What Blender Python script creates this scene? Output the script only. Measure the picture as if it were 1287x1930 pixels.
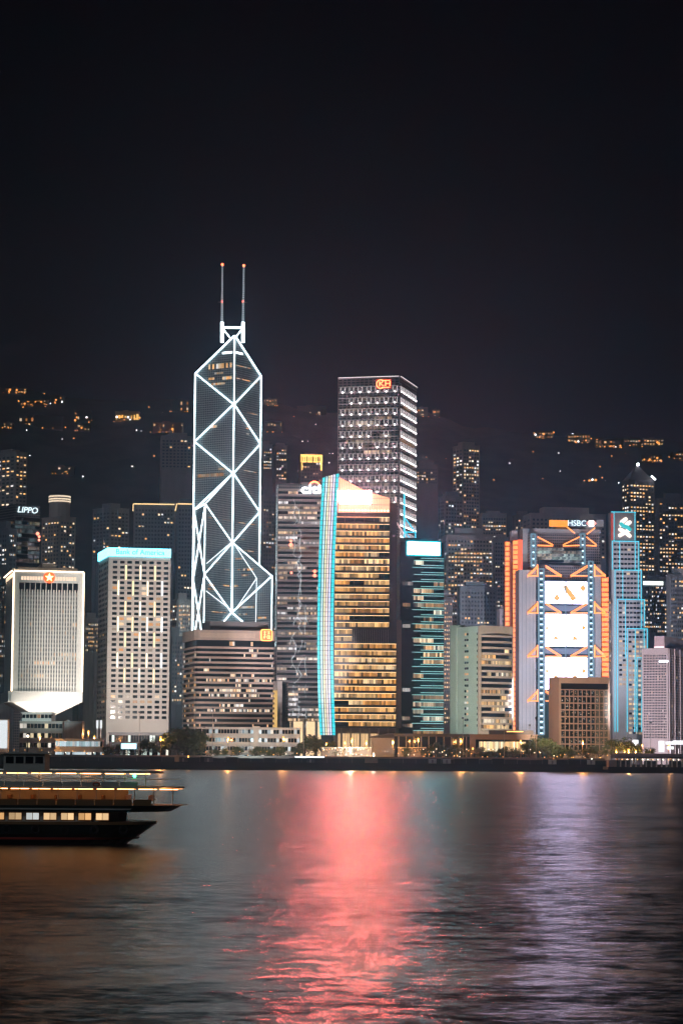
import bpy, bmesh, math, random
from mathutils import Vector, Matrix, Euler, noise
R = math.radians
random.seed(7)
sc = bpy.context.scene
for o in list(bpy.data.objects):
    bpy.data.objects.remove(o)

# ------------------------------------------------------------------ camera
F = 4762.0                       # focal length in photograph pixels (1287 wide)
CAMZ = 8.0                       # eye height above the harbour
PITCH, ROLL = R(5.52), R(0.38)
cd = bpy.data.cameras.new('camera')
cd.sensor_fit = 'HORIZONTAL'; cd.sensor_width = 24.0; cd.lens = 24.0 * F / 1287.0
cd.clip_start = 1.0; cd.clip_end = 30000.0
cam = bpy.data.objects.new('camera', cd)
sc.collection.objects.link(cam)
CROT = Matrix.Rotation(math.pi / 2 + PITCH, 3, 'X') @ Matrix.Rotation(ROLL, 3, 'Z')
cam.matrix_world = Matrix.Translation((0, 0, CAMZ)) @ CROT.to_4x4()
sc.camera = cam

# ------------------------------------------------------------------ night sky
w = bpy.data.worlds.new('World'); sc.world = w; w.use_nodes = True
nt = w.node_tree; nt.nodes.clear()
wo = nt.nodes.new('ShaderNodeOutputWorld'); bg = nt.nodes.new('ShaderNodeBackground')
tc = nt.nodes.new('ShaderNodeTexCoord'); sx = nt.nodes.new('ShaderNodeSeparateXYZ')
rp = nt.nodes.new('ShaderNodeValToRGB')
nt.links.new(tc.outputs['Generated'], sx.inputs[0]); nt.links.new(sx.outputs['Z'], rp.inputs[0])
el = rp.color_ramp.elements
el[0].position = 0.0; el[0].color = (0.0120, 0.0105, 0.0150, 1)
el[1].position = 1.0; el[1].color = (0.0, 0.0001, 0.0004, 1)
for p, c in ((0.10, (0.0130, 0.0110, 0.0170, 1)), (0.16, (0.0070, 0.0070, 0.0105, 1)), (0.22, (0.0016, 0.0022, 0.0036, 1)), (0.30, (0.0, 0.0002, 0.0006, 1))):
    e = el.new(p); e.color = c
sky = nt.nodes.new('ShaderNodeTexSky'); sky.sky_type = 'NISHITA'; sky.sun_disc = False
sky.sun_elevation = R(-9); sky.sun_rotation = R(200)
mxs = nt.nodes.new('ShaderNodeMixRGB'); mxs.blend_type = 'ADD'; mxs.inputs[0].default_value = 0.06
nt.links.new(rp.outputs[0], mxs.inputs[1]); nt.links.new(sky.outputs[0], mxs.inputs[2])
nt.links.new(mxs.outputs[0], bg.inputs[0]); nt.links.new(bg.outputs[0], wo.inputs[0])
bg.inputs[1].default_value = 0.2

# weak bluish fill sun, added behind the camera to lift facades and haze
sl = bpy.data.lights.new('fill_sun', 'SUN'); sl.energy = 0.16; sl.angle = R(6); sl.color = (0.70, 0.85, 1.0)
so = bpy.data.objects.new('fill_sun', sl); sc.collection.objects.link(so)
so.rotation_euler = (R(58), 0, R(-28))

sc.view_settings.view_transform = 'Standard'; sc.view_settings.look = 'None'
sc.view_settings.exposure = 0.22; sc.view_settings.gamma = 1.0; sc.view_settings.use_curve_mapping = False
cy = sc.cycles
cy.use_denoising = True
try: cy.denoiser = 'OPENIMAGEDENOISE'
except Exception: pass
cy.max_bounces = 4; cy.diffuse_bounces = 1; cy.glossy_bounces = 3; cy.transmission_bounces = 3
cy.volume_bounces = 1; cy.volume_step_rate = 4.0; cy.transparent_max_bounces = 6
cy.sample_clamp_indirect = 12.0; cy.caustics_reflective = True; cy.use_light_tree = True
cy.pixel_filter_type = 'BLACKMAN_HARRIS'; cy.filter_width = 1.4

# ------------------------------------------------------------------ pixel <-> place
def ray(px, py):
    return (CROT @ Vector(((px - 643.5) / F, -(py - 965.0) / F, -1.0))).normalized()
def at(px, py, Y):
    d = ray(px, py); t = Y / d.y
    return Vector((d.x * t, Y, CAMZ + d.z * t))
def hit(px, py, p0, n):
    d = ray(px, py); o = Vector((0, 0, CAMZ)); t = (p0 - o).dot(n) / d.dot(n)
    return o + d * t
G = 4.0                          # level of the reclaimed ground

# ------------------------------------------------------------------ materials
def nodes(name):
    m = bpy.data.materials.new(name); m.use_nodes = True
    return m, m.node_tree, m.node_tree.nodes['Principled BSDF']
def mat(name, col, rough=0.7, metal=0.0, var=0.15, scale=0.15, bump=0.0, stain=True, spec=0.4):
    m, t, b = nodes(name)
    b.inputs['Roughness'].default_value = rough; b.inputs['Metallic'].default_value = metal
    b.inputs['Specular IOR Level'].default_value = spec
    c = t.nodes.new('ShaderNodeTexCoord'); mp = t.nodes.new('ShaderNodeMapping')
    mp.inputs['Scale'].default_value = (scale, scale, scale * (0.25 if stain else 1.0))
    n = t.nodes.new('ShaderNodeTexNoise'); n.inputs['Detail'].default_value = 5; n.inputs['Scale'].default_value = 1.0
    t.links.new(c.outputs['Object'], mp.inputs[0]); t.links.new(mp.outputs[0], n.inputs[0])
    r = t.nodes.new('ShaderNodeMapRange')
    r.inputs['To Min'].default_value = 1 - 1.6 * var; r.inputs['To Max'].default_value = 1 + 1.6 * var
    t.links.new(n.outputs['Fac'], r.inputs[0])
    mx = t.nodes.new('ShaderNodeVectorMath'); mx.operation = 'SCALE'; mx.inputs[0].default_value = col
    t.links.new(r.outputs[0], mx.inputs['Scale']); t.links.new(mx.outputs[0], b.inputs['Base Color'])
    if bump:
        bp = t.nodes.new('ShaderNodeBump'); bp.inputs['Strength'].default_value = bump
        t.links.new(n.outputs['Fac'], bp.inputs['Height']); t.links.new(bp.outputs[0], b.inputs['Normal'])
    return m
def emit(name, col, s, sample=True):
    m, t, b = nodes(name)
    b.inputs['Base Color'].default_value = (0.02, 0.02, 0.02, 1); b.inputs['Roughness'].default_value = 0.5
    b.inputs['Emission Color'].default_value = (*col, 1); b.inputs['Emission Strength'].default_value = s
    m.cycles.emission_sampling = 'AUTO' if sample else 'NONE'
    return m
def emit_attr(name, k=1.0, sample=False):
    m, t, b = nodes(name)
    b.inputs['Base Color'].default_value = (0.03, 0.03, 0.035, 1); b.inputs['Roughness'].default_value = 0.2
    a = t.nodes.new('ShaderNodeAttribute'); a.attribute_name = 'glow'
    t.links.new(a.outputs['Color'], b.inputs['Emission Color']); b.inputs['Emission Strength'].default_value = k
    m.cycles.emission_sampling = 'AUTO' if sample else 'NONE'
    return m
def grid_glass(name, base, line, pu, pv, wu, wv, rough=0.1, lrough=0.4, off=0.0):
    """dark glazing crossed by a fine mullion grid far too small to pick apart"""
    m, t, b = nodes(name)
    u = t.nodes.new('ShaderNodeUVMap'); u.uv_map = 'uv'
    s = t.nodes.new('ShaderNodeSeparateXYZ'); t.links.new(u.outputs[0], s.inputs[0])
    outs = []
    for i, (p, wd) in enumerate(((pu, wu), (pv, wv))):
        a = t.nodes.new('ShaderNodeMath'); a.operation = 'DIVIDE'; a.inputs[1].default_value = p
        t.links.new(s.outputs[i], a.inputs[0])
        f = t.nodes.new('ShaderNodeMath'); f.operation = 'FRACT'; t.links.new(a.outputs[0], f.inputs[0])
        l = t.nodes.new('ShaderNodeMath'); l.operation = 'LESS_THAN'; l.inputs[1].default_value = wd
        t.links.new(f.outputs[0], l.inputs[0]); outs.append(l)
    mx = t.nodes.new('ShaderNodeMath'); mx.operation = 'MAXIMUM'
    t.links.new(outs[0].outputs[0], mx.inputs[0]); t.links.new(outs[1].outputs[0], mx.inputs[1])
    c = t.nodes.new('ShaderNodeMixRGB'); c.inputs[1].default_value = (*base, 1); c.inputs[2].default_value = (*line, 1)
    t.links.new(mx.outputs[0], c.inputs[0]); t.links.new(c.outputs[0], b.inputs['Base Color'])
    r = t.nodes.new('ShaderNodeMapRange'); r.inputs['To Min'].default_value = rough; r.inputs['To Max'].default_value = lrough
    t.links.new(mx.outputs[0], r.inputs[0]); t.links.new(r.outputs[0], b.inputs['Roughness'])
    return m

M = dict(
    concrete=mat('concrete', (0.36, 0.35, 0.33)), pale=mat('pale_cladding', (0.58, 0.55, 0.52), 0.6, var=0.08),
    white=mat('white_render', (0.72, 0.73, 0.70), 0.6, var=0.08), brown=mat('brown_stone', (0.30, 0.235, 0.20), 0.55),
    grey=mat('grey_cladding', (0.34, 0.34, 0.36), 0.5), darkgrey=mat('dark_cladding', (0.10, 0.10, 0.11), 0.5),
    black=mat('black_paint', (0.012, 0.012, 0.014), 0.5), pink=mat('pink_stone', (0.50, 0.41, 0.43), 0.6, var=0.1),
    tan=mat('tan_stone', (0.42, 0.33, 0.27), 0.65), green=mat('green_stone_and_light', (0.40, 0.50, 0.44), 0.6, var=0.1),
    steel=mat('steel', (0.35, 0.36, 0.38), 0.35, 0.8), tower_a=mat('tower_render_grey', (0.44, 0.43, 0.45), 0.7),
    tower_b=mat('tower_render_warm', (0.46, 0.41, 0.39), 0.7), tower_c=mat('tower_render_blue', (0.30, 0.345, 0.39), 0.6),
    tower_d=mat('tower_render_dark', (0.24, 0.225, 0.235), 0.6), redpaint=mat('red_paint', (0.45, 0.05, 0.03), 0.4),
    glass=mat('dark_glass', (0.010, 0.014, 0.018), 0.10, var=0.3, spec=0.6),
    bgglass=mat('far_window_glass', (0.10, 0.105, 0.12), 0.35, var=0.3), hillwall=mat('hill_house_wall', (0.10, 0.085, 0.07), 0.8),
    tealglass=mat('teal_glass', (0.010, 0.030, 0.034), 0.12, var=0.3, spec=0.6),
    boc=grid_glass('curtain_wall_blue', (0.055, 0.085, 0.10), (0.42, 0.50, 0.53), 1.65, 1.65, 0.26, 0.26, 0.14),
    greyglass=grid_glass('curtain_wall_grey', (0.04, 0.04, 0.046), (0.24, 0.23, 0.25), 1.5, 1.9, 0.25, 0.3, 0.15),
    asphalt=mat('asphalt', (0.05, 0.05, 0.05), 0.9), paving=mat('paving', (0.16, 0.145, 0.13), 0.85),
    seawall=mat('seawall_stone', (0.022, 0.022, 0.022), 0.9), bark=mat('bark', (0.06, 0.045, 0.035), 0.9),
    hull=mat('hull_green', (0.006, 0.016, 0.012), 0.35), cream=mat('cream_paint', (0.62, 0.58, 0.50), 0.45, var=0.06),
    timber=mat('varnished_timber', (0.30, 0.15, 0.06), 0.4),
    lit=emit_attr('lit_window', 1.08), lit_b=emit_attr('lit_panel', 1.0, True),
    neon=emit('white_tube', (0.76, 0.95, 1.0), 9.0), neon_thin=emit('white_tube_thin', (0.86, 0.96, 1.0), 3.0),
    cyan=emit('cyan_tube', (0.045, 0.50, 0.66), 1.7), aqua=emit('aqua_tube', (0.30, 0.80, 0.78), 1.0),
    warmline=emit('warm_strip', (1.0, 0.72, 0.48), 5.0), orange=emit('orange_tube', (1.0, 0.25, 0.05), 2.6),
    sodium=emit('sodium_lamp', (1.0, 0.44, 0.09), 2.4), lampw=emit('white_lamp', (1.0, 0.9, 0.75), 4.0),
    redlamp=emit('red_lamp', (1.0, 0.10, 0.04), 9.0), gold=emit('gold_light', (1.0, 0.55, 0.13), 2.4),
    hillamp=emit('hill_lamp', (1.0, 0.36, 0.07), 1.7), hilwhite=emit('hill_white_lamp', (0.95, 0.95, 1.0), 4.0, False),
)
def foliage(name, a, b_):
    m, t, b = nodes(name)
    g = t.nodes.new('ShaderNodeNewGeometry'); r = t.nodes.new('ShaderNodeMixRGB')
    r.inputs[1].default_value = (*a, 1); r.inputs[2].default_value = (*b_, 1)
    t.links.new(g.outputs['Random Per Island'], r.inputs[0]); t.links.new(r.outputs[0], b.inputs['Base Color'])
    b.inputs['Roughness'].default_value = 0.6
    return m
M['leaf'] = foliage('leaves', (0.030, 0.055, 0.018), (0.085, 0.12, 0.045))

# ------------------------------------------------------------------ mesh builder
class MB:
    def __init__(s): s.v = []; s.f = []; s.mi = []; s.c = []; s.mats = []
    def m(s, k):
        if k not in s.mats: s.mats.append(k)
        return s.mats.index(k)
    def face(s, pts, k, col=None):
        i = len(s.v); s.v += [tuple(p) for p in pts]; s.f.append(tuple(range(i, i + len(pts))))
        s.mi.append(s.m(k)); s.c.append(col or (0, 0, 0))
    def hexa(s, p, k, col=None):       # 8 corners: bottom 0-3 ccw, top 4-7
        i = len(s.v); s.v += [tuple(q) for q in p]
        for f in ((3, 2, 1, 0), (4, 5, 6, 7), (0, 1, 5, 4), (1, 2, 6, 5), (2, 3, 7, 6), (3, 0, 4, 7)):
            s.f.append(tuple(i + q for q in f)); s.mi.append(s.m(k)); s.c.append(col or (0, 0, 0))
    def box(s, x0, x1, y0, y1, z0, z1, k, col=None):
        s.hexa([(x0, y0, z0), (x1, y0, z0), (x1, y1, z0), (x0, y1, z0), (x0, y0, z1), (x1, y0, z1), (x1, y1, z1), (x0, y1, z1)], k, col)
    def tube(s, a, b, r, k, n=6, r2=None, caps=True):
        a = Vector(a); b = Vector(b); d = (b - a).normalized(); r2 = r if r2 is None else r2
        u = d.orthogonal().normalized(); v = d.cross(u); i = len(s.v)
        for p, q in ((a, r), (b, r2)):
            for j in range(n):
                t = 2 * math.pi * j / n; s.v.append(tuple(p + (u * math.cos(t) + v * math.sin(t)) * q))
        for j in range(n):
            s.f.append((i + j, i + (j + 1) % n, i + n + (j + 1) % n, i + n + j)); s.mi.append(s.m(k)); s.c.append((0, 0, 0))
        if caps:
            s.f.append(tuple(i + j for j in reversed(range(n)))); s.mi.append(s.m(k)); s.c.append((0, 0, 0))
            s.f.append(tuple(i + n + j for j in range(n))); s.mi.append(s.m(k)); s.c.append((0, 0, 0))
    def prism(s, pts, z0, z1, k, col=None):   # convex plan polygon ccw
        n = len(pts); i = len(s.v)
        s.v += [(p[0], p[1], z0) for p in pts] + [(p[0], p[1], z1) for p in pts]
        fs = [tuple(i + j for j in reversed(range(n))), tuple(i + n + j for j in range(n))] + [(i + j, i + (j + 1) % n, i + n + (j + 1) % n, i + n + j) for j in range(n)]
        for f in fs: s.f.append(f); s.mi.append(s.m(k)); s.c.append(col or (0, 0, 0))
    def ball(s, c, r, k, n=8, h=5):
        i = len(s.v); c = Vector(c)
        for a in range(h + 1):
            t = math.pi * a / h
            for j in range(n):
                p = 2 * math.pi * j / n
                s.v.append(tuple(c + Vector((math.sin(t) * math.cos(p), math.sin(t) * math.sin(p), math.cos(t))) * r))
        for a in range(h):
            for j in range(n):
                s.f.append((i + a * n + j, i + (a + 1) * n + j, i + (a + 1) * n + (j + 1) % n, i + a * n + (j + 1) % n)); s.mi.append(s.m(k)); s.c.append((0, 0, 0))
    def mesh(s, name):
        me = bpy.data.meshes.new(name); me.from_pydata(s.v, [], s.f)
        for k in s.mats: me.materials.append(M[k])
        me.polygons.foreach_set('material_index', s.mi)
        if any(c != (0, 0, 0) for c in s.c):
            at_ = me.attributes.new('glow', 'FLOAT_COLOR', 'FACE'); fl = []
            for c in s.c: fl += [c[0], c[1], c[2], 1.0]
            at_.data.foreach_set('color', fl)
        uv = me.uv_layers.new(name='uv'); buf = []
        for p in me.polygons:
            n = p.normal; t = Vector((-n.y, n.x, 0)); t = t.normalized() if t.length > 0.05 else Vector((1, 0, 0))
            flat = abs(n.z) > 0.98
            for vi in p.vertices:
                q = me.vertices[vi].co; buf += [q.dot(t), q.y if flat else q.z]
        uv.data.foreach_set('uv', buf)
        me.update(); return me
    def build(s, name, parent=None, kind=None):
        if not s.f: return None
        return link(name, s.mesh(name), parent, kind)
def link(name, me, parent=None, kind=None, loc=None, rot=None, scale=None):
    o = bpy.data.objects.new(name, me); sc.collection.objects.link(o)
    if parent: o.parent = parent
    if kind: o['kind'] = kind
    if loc is not None: o.location = loc
    if rot is not None: o.rotation_euler = rot
    if scale is not None: o.scale = scale
    return o
def tag(o, label, cat, group=None):
    o['label'] = label; o['category'] = cat
    if group: o['group'] = group
    return o
def thing(name, label, cat, loc, rz=0.0, group=None):
    o = bpy.data.objects.new(name, None); sc.collection.objects.link(o)
    o.location = loc; o.rotation_euler = (0, 0, rz); o.empty_display_size = 2
    return tag(o, label, cat, group)
def text(name, s, parent, loc, rot, h, mk, depth=0.2, shear=0.0, bold=0.0, sx=1.0):
    c = bpy.data.curves.new(name, 'FONT'); c.body = s; c.size = h / 0.72; c.extrude = depth; c.shear = shear; c.offset = bold
    c.align_x = 'CENTER'; c.align_y = 'CENTER'; c.materials.append(M[mk])
    tmp = bpy.data.objects.new('tmp', c); sc.collection.objects.link(tmp)
    me = bpy.data.meshes.new_from_object(tmp.evaluated_get(bpy.context.evaluated_depsgraph_get())); me.name = name
    bpy.data.objects.remove(tmp)
    o = bpy.data.objects.new(name, me); sc.collection.objects.link(o); o.parent = parent
    o.location = loc; o.rotation_euler = rot; o.scale = (sx, 1, 1)
    return o

class Bld:
    """a building standing on a near corner; local x runs right, local y runs back along the left face"""
    def __init__(s, name, label, cat, L, C, Rr, pyref, Y, ang, pytop, group=None, base=G):
        c = at(C, pyref, Y); s.a = R(ang); s.base = base
        s.ex = Vector((math.cos(s.a), math.sin(s.a), 0)); s.ey = Vector((-math.sin(s.a), math.cos(s.a), 0))
        s.o = Vector((c.x, c.y, base))
        s.root = thing(name, label, cat, s.o, s.a, group)
        s.w = s.uv('R', Rr, pyref)[0]; s.d = max(6.0, s.uv('L', L, pyref)[0]) if L is not None else 30.0
        s.h = s.uv('R', C, pytop)[1]
    def uv(s, face, px, py, out=0.0):
        n, t = (s.ey, s.ex) if face == 'R' else (s.ex, s.ey)
        q = hit(px, py, s.o - n * out, n) - s.o
        return q.dot(t), q.z
    def P(s, face, u, z, o):
        return (u, -o, z) if face == 'R' else (-o, u, z)
    def bx(s, mb, face, u0, u1, z0, z1, o0, o1, k, col=None):
        if face == 'R': mb.box(u0, u1, -o1, -o0, z0, z1, k, col)
        else: mb.box(-o1, -o0, u0, u1, z0, z1, k, col)
    def px(s, mb, face, x0, y0, x1, y1, o0, o1, k, col=None):
        a = s.uv(face, x0, y0); b = s.uv(face, x1, y1)
        u0, u1 = sorted((a[0], b[0])); z0, z1 = sorted((a[1], b[1]))
        s.bx(mb, face, u0, u1, z0, z1, o0, o1, k, col)
        return u0, u1, z0, z1
    def part(s, name, mb, kind=None): return mb.build(name, s.root, kind)
    def body(s, k='concrete', z0=0.0, z1=None, name='wall'):
        mb = MB(); mb.box(0, s.w, 0, s.d, z0, s.h if z1 is None else z1, k); return s.part(name, mb)

WARM = [(1.0, 0.52, 0.19), (1.0, 0.60, 0.28), (1.0, 0.70, 0.42), (1.0, 0.45, 0.13), (1.0, 0.80, 0.58), (0.95, 0.92, 0.88)]
def glow(lo=0.35, hi=1.1, pal=WARM):
    c = random.choice(pal); k = random.uniform(lo, hi); return (c[0] * k, c[1] * k, c[2] * k)

# ================================================================== SETTING
# water -------------------------------------------------------------
def water_mat():
    m, t, b = nodes('harbour_water')
    b.inputs['Base Color'].default_value = (0.003, 0.010, 0.014, 1)
    b.inputs['IOR'].default_value = 1.33; b.inputs['Roughness'].default_value = 0.27
    c = t.nodes.new('ShaderNodeTexCoord')
    prev = None
    for scx, scy, det, sx_, sy_ in ((1.1, 1.9, 4.0, 0.95, 0.30), (0.30, 0.50, 4.0, 1.0, 0.26), (0.05, 0.10, 2.0, 0.20, 0.08), (0.012, 0.03, 1.0, 0.08, 0.10)):
        mp = t.nodes.new('ShaderNodeMapping'); mp.inputs['Scale'].default_value = (scx, scy, 1)
        n = t.nodes.new('ShaderNodeTexNoise'); n.inputs['Scale'].default_value = 1; n.inputs['Detail'].default_value = det
        n.inputs['Roughness'].default_value = 0.78; n.inputs['Distortion'].default_value = 0.3
        t.links.new(c.outputs['Object'], mp.inputs[0]); t.links.new(mp.outputs[0], n.inputs[0])
        k = t.nodes.new('ShaderNodeVectorMath'); k.operation = 'SUBTRACT'; k.inputs[1].default_value = (.5, .5, .5)
        t.links.new(n.outputs['Color'], k.inputs[0])
        g = t.nodes.new('ShaderNodeVectorMath'); g.operation = 'MULTIPLY'; g.inputs[1].default_value = (sx_, sy_, 0)
        t.links.new(k.outputs[0], g.inputs[0])
        a = t.nodes.new('ShaderNodeVectorMath'); a.operation = 'ADD'
        if prev is None: a.inputs[0].default_value = (0, 0, 1)
        else: t.links.new(prev.outputs[0], a.inputs[0])
        t.links.new(g.outputs[0], a.inputs[1]); prev = a
    nm = t.nodes.new('ShaderNodeVectorMath'); nm.operation = 'NORMALIZE'
    t.links.new(prev.outputs[0], nm.inputs[0]); t.links.new(nm.outputs[0], b.inputs['Normal'])
    return m
M['water'] = water_mat()
mb = MB(); mb.face([(-2500, -600, 0), (2500, -600, 0), (2500, 1420, 0), (-2500, 1420, 0)], 'water')
mb.build('water', kind='structure')
# ground and seawall ------------------------------------------------
SHORE = 1400.0
mb = MB(); mb.face([(-2500, SHORE + 3, G), (2500, SHORE + 3, G), (2500, 4050, G), (-2500, 4050, G)], 'asphalt')
mb.build('ground', kind='structure')
mb = MB(); mb.box(-2500, 2500, SHORE, SHORE + 3.0, -3, G + 0.15, 'seawall')
mb.build('seawall', kind='structure')
mb = MB(); mb.box(-2500, 2500, SHORE + 3.02, SHORE + 26, G - 0.1, G + 0.12, 'paving')
mb.build('promenade', kind='structure')
# hills -------------------------------------------------------------
RIDGE = [(-900, 690), (-300, 700), (-100, 724), (40, 733), (110, 747), (200, 754), (360, 752), (500, 760), (600, 776), (800, 774), (900, 806), (1000, 815), (1110, 822), (1250, 826), (1320, 838), (1500, 855), (2200, 900)]
RY = 3200.0
def ridge_z(px):
    for (a, ya), (b, yb) in zip(RIDGE, RIDGE[1:]):
        if px <= b or b == 2200:
            t = min(1, max(0, (px - a) / (b - a))); t = t * t * (3 - 2 * t)
            return at(px, ya + (yb - ya) * t, RY).z
    return 300
def terrain(x, y):
    px = 643.5 + x / y * F
    rz = ridge_z(min(2199, max(-899, px)))
    t = min(1.0, max(0.0, (y - 2080) / (RY - 2080)))
    s = t ** 0.85
    if y > RY: s = 1.0 - 0.25 * min(1, (y - RY) / 900)
    n = noise.fractal(Vector((x * 0.004, y * 0.004, 3.1)), 1.0, 2.0, 5) * 34 * (1 - s * 0.8) * min(1, t * 5) if y < RY + 1 else 0
    rough = noise.fractal(Vector((x * 0.03, y * 0.03, 1.1)), 1.0, 2.0, 3) * 4.0 * min(1, t * 6)
    return G - 3 + (rz - G + 3) * s + n + rough
mb = MB(); nx, ny = 190, 90; X0, X1, Y0, Y1 = -1100.0, 1100.0, 2060.0, 4000.0
vs = []; fs = []
for j in range(ny + 1):
    y = Y0 + (Y1 - Y0) * j / ny
    for i in range(nx + 1):
        x = (X0 + (X1 - X0) * i / nx) * (y / 3000 + 0.25)
        vs.append((x, y, terrain(x, y)))
for j in range(ny):
    for i in range(nx):
        a = j * (nx + 1) + i; fs.append((a, a + 1, a + nx + 2, a + nx + 1))
me = bpy.data.meshes.new('hill'); me.from_pydata(vs, [], fs)
for p in me.polygons: p.use_smooth = True
M['hill'] = mat('hill_scrub', (0.085, 0.098, 0.090), 0.95, var=0.45, scale=0.03, stain=False, spec=0.1)
me.materials.append(M['hill']); link('hill', me, kind='structure')
def on_hill(px, py):
    d = ray(px, py); y = 2100.0
    while y < 3900:
        p = Vector((d.x / d.y * y, y, CAMZ + d.z / d.y * y))
        if p.z <= terrain(p.x, p.y): return p
        y += 12
    return at(px, py, RY - 10)
# ================================================================== shared builders
def win_grid(b, face, us, zs, ww, wh, plit, lo=0.35, hi=1.1, dark='glass', o=0.06, pal=WARM, runs=0.0, name='window', parent=None, skip=None):
    """glazing too small to pick apart: every pane still its own slab; lit and unlit ones apart"""
    ml, md = MB(), MB(); last = False
    for z in zs:
        rowk = random.random()
        for u in us:
            if skip and skip(u, z): continue
            p = plit * (2.2 if rowk > 0.86 else 0.75)
            on = random.random() < (p + runs if last else p * (1 - runs))
            last = on
            hh = wh * (random.uniform(0.6, 1.0) if on else 1)
            b.bx(ml if on else md, face, u - ww / 2, u + ww / 2, z + wh - hh, z + wh, -0.3, o, 'lit' if on else dark, glow(lo, hi, pal) if on else None)
    par = parent or b.root
    ml.build('lit_' + name, par, 'stuff'); md.build('dark_' + name, par, 'stuff')
def spans(a, b, n):
    return [a + (b - a) * (i + 0.5) / n for i in range(n)]
def band(b, face, u0, u1, z0, z1, pane, o, plit, lo, hi, pal=WARM, name='window_band', dark='glass', chunk=6):
    """one storey's strip of glazing: panes with joints between them"""
    m = MB(); n = max(1, int((u1 - u0) / pane)); p = (u1 - u0) / n; on = random.random() < plit; base = glow(lo, hi, pal)
    for i in range(n):
        if i % chunk == 0 and random.random() < 0.6: on = random.random() < plit; base = glow(lo, hi, pal)
        k = random.uniform(0.3, 1.2) ** 1.2 * (0.2 if random.random() < 0.1 else 1)
        b.bx(m, face, u0 + i * p + 0.06, u0 + (i + 1) * p - 0.06, z0, z1, -0.2, o, 'lit' if on else dark, tuple(c * k for c in base) if on else None)
    return b.part(name, m)
def strip(b, name, face, u0, z0, u1, z1, r, k, o=0.4, n=5):
    m = MB(); m.tube(b.P(face, u0, z0, o), b.P(face, u1, z1, o), r, k, n); return b.part(name, m)
def added_flood(label, loc, tgt, power, col, deg, blend=0.5):
    """an added floodlight on a pole, put in to brighten a facade"""
    r = thing('added_flood_mast', label, 'floodlight', (loc[0], loc[1], G), 0, 'added floodlight masts on the waterfront')
    m = MB(); m.tube((0, 0, 0), (0, 0, loc[2] - G - 0.8), 0.18, 'steel', 6, 0.12); m.build('pole', r)
    m = MB(); m.box(-0.6, 0.6, -0.35, 0.3, loc[2] - G - 0.8, loc[2] - G + 0.2, 'darkgrey'); m.build('lamp_housing', r)
    l = bpy.data.lights.new('added_flood', 'SPOT'); l.energy = power; l.color = col; l.spot_size = R(deg); l.spot_blend = blend; l.shadow_soft_size = 0.6
    o = bpy.data.objects.new('added_flood_lamp', l); sc.collection.objects.link(o)
    q = Vector(loc) + Vector((0, 0, 0.9)); o.location = q
    o.rotation_euler = (Vector(tgt) - q).to_track_quat('-Z', 'Y').to_euler()

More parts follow.
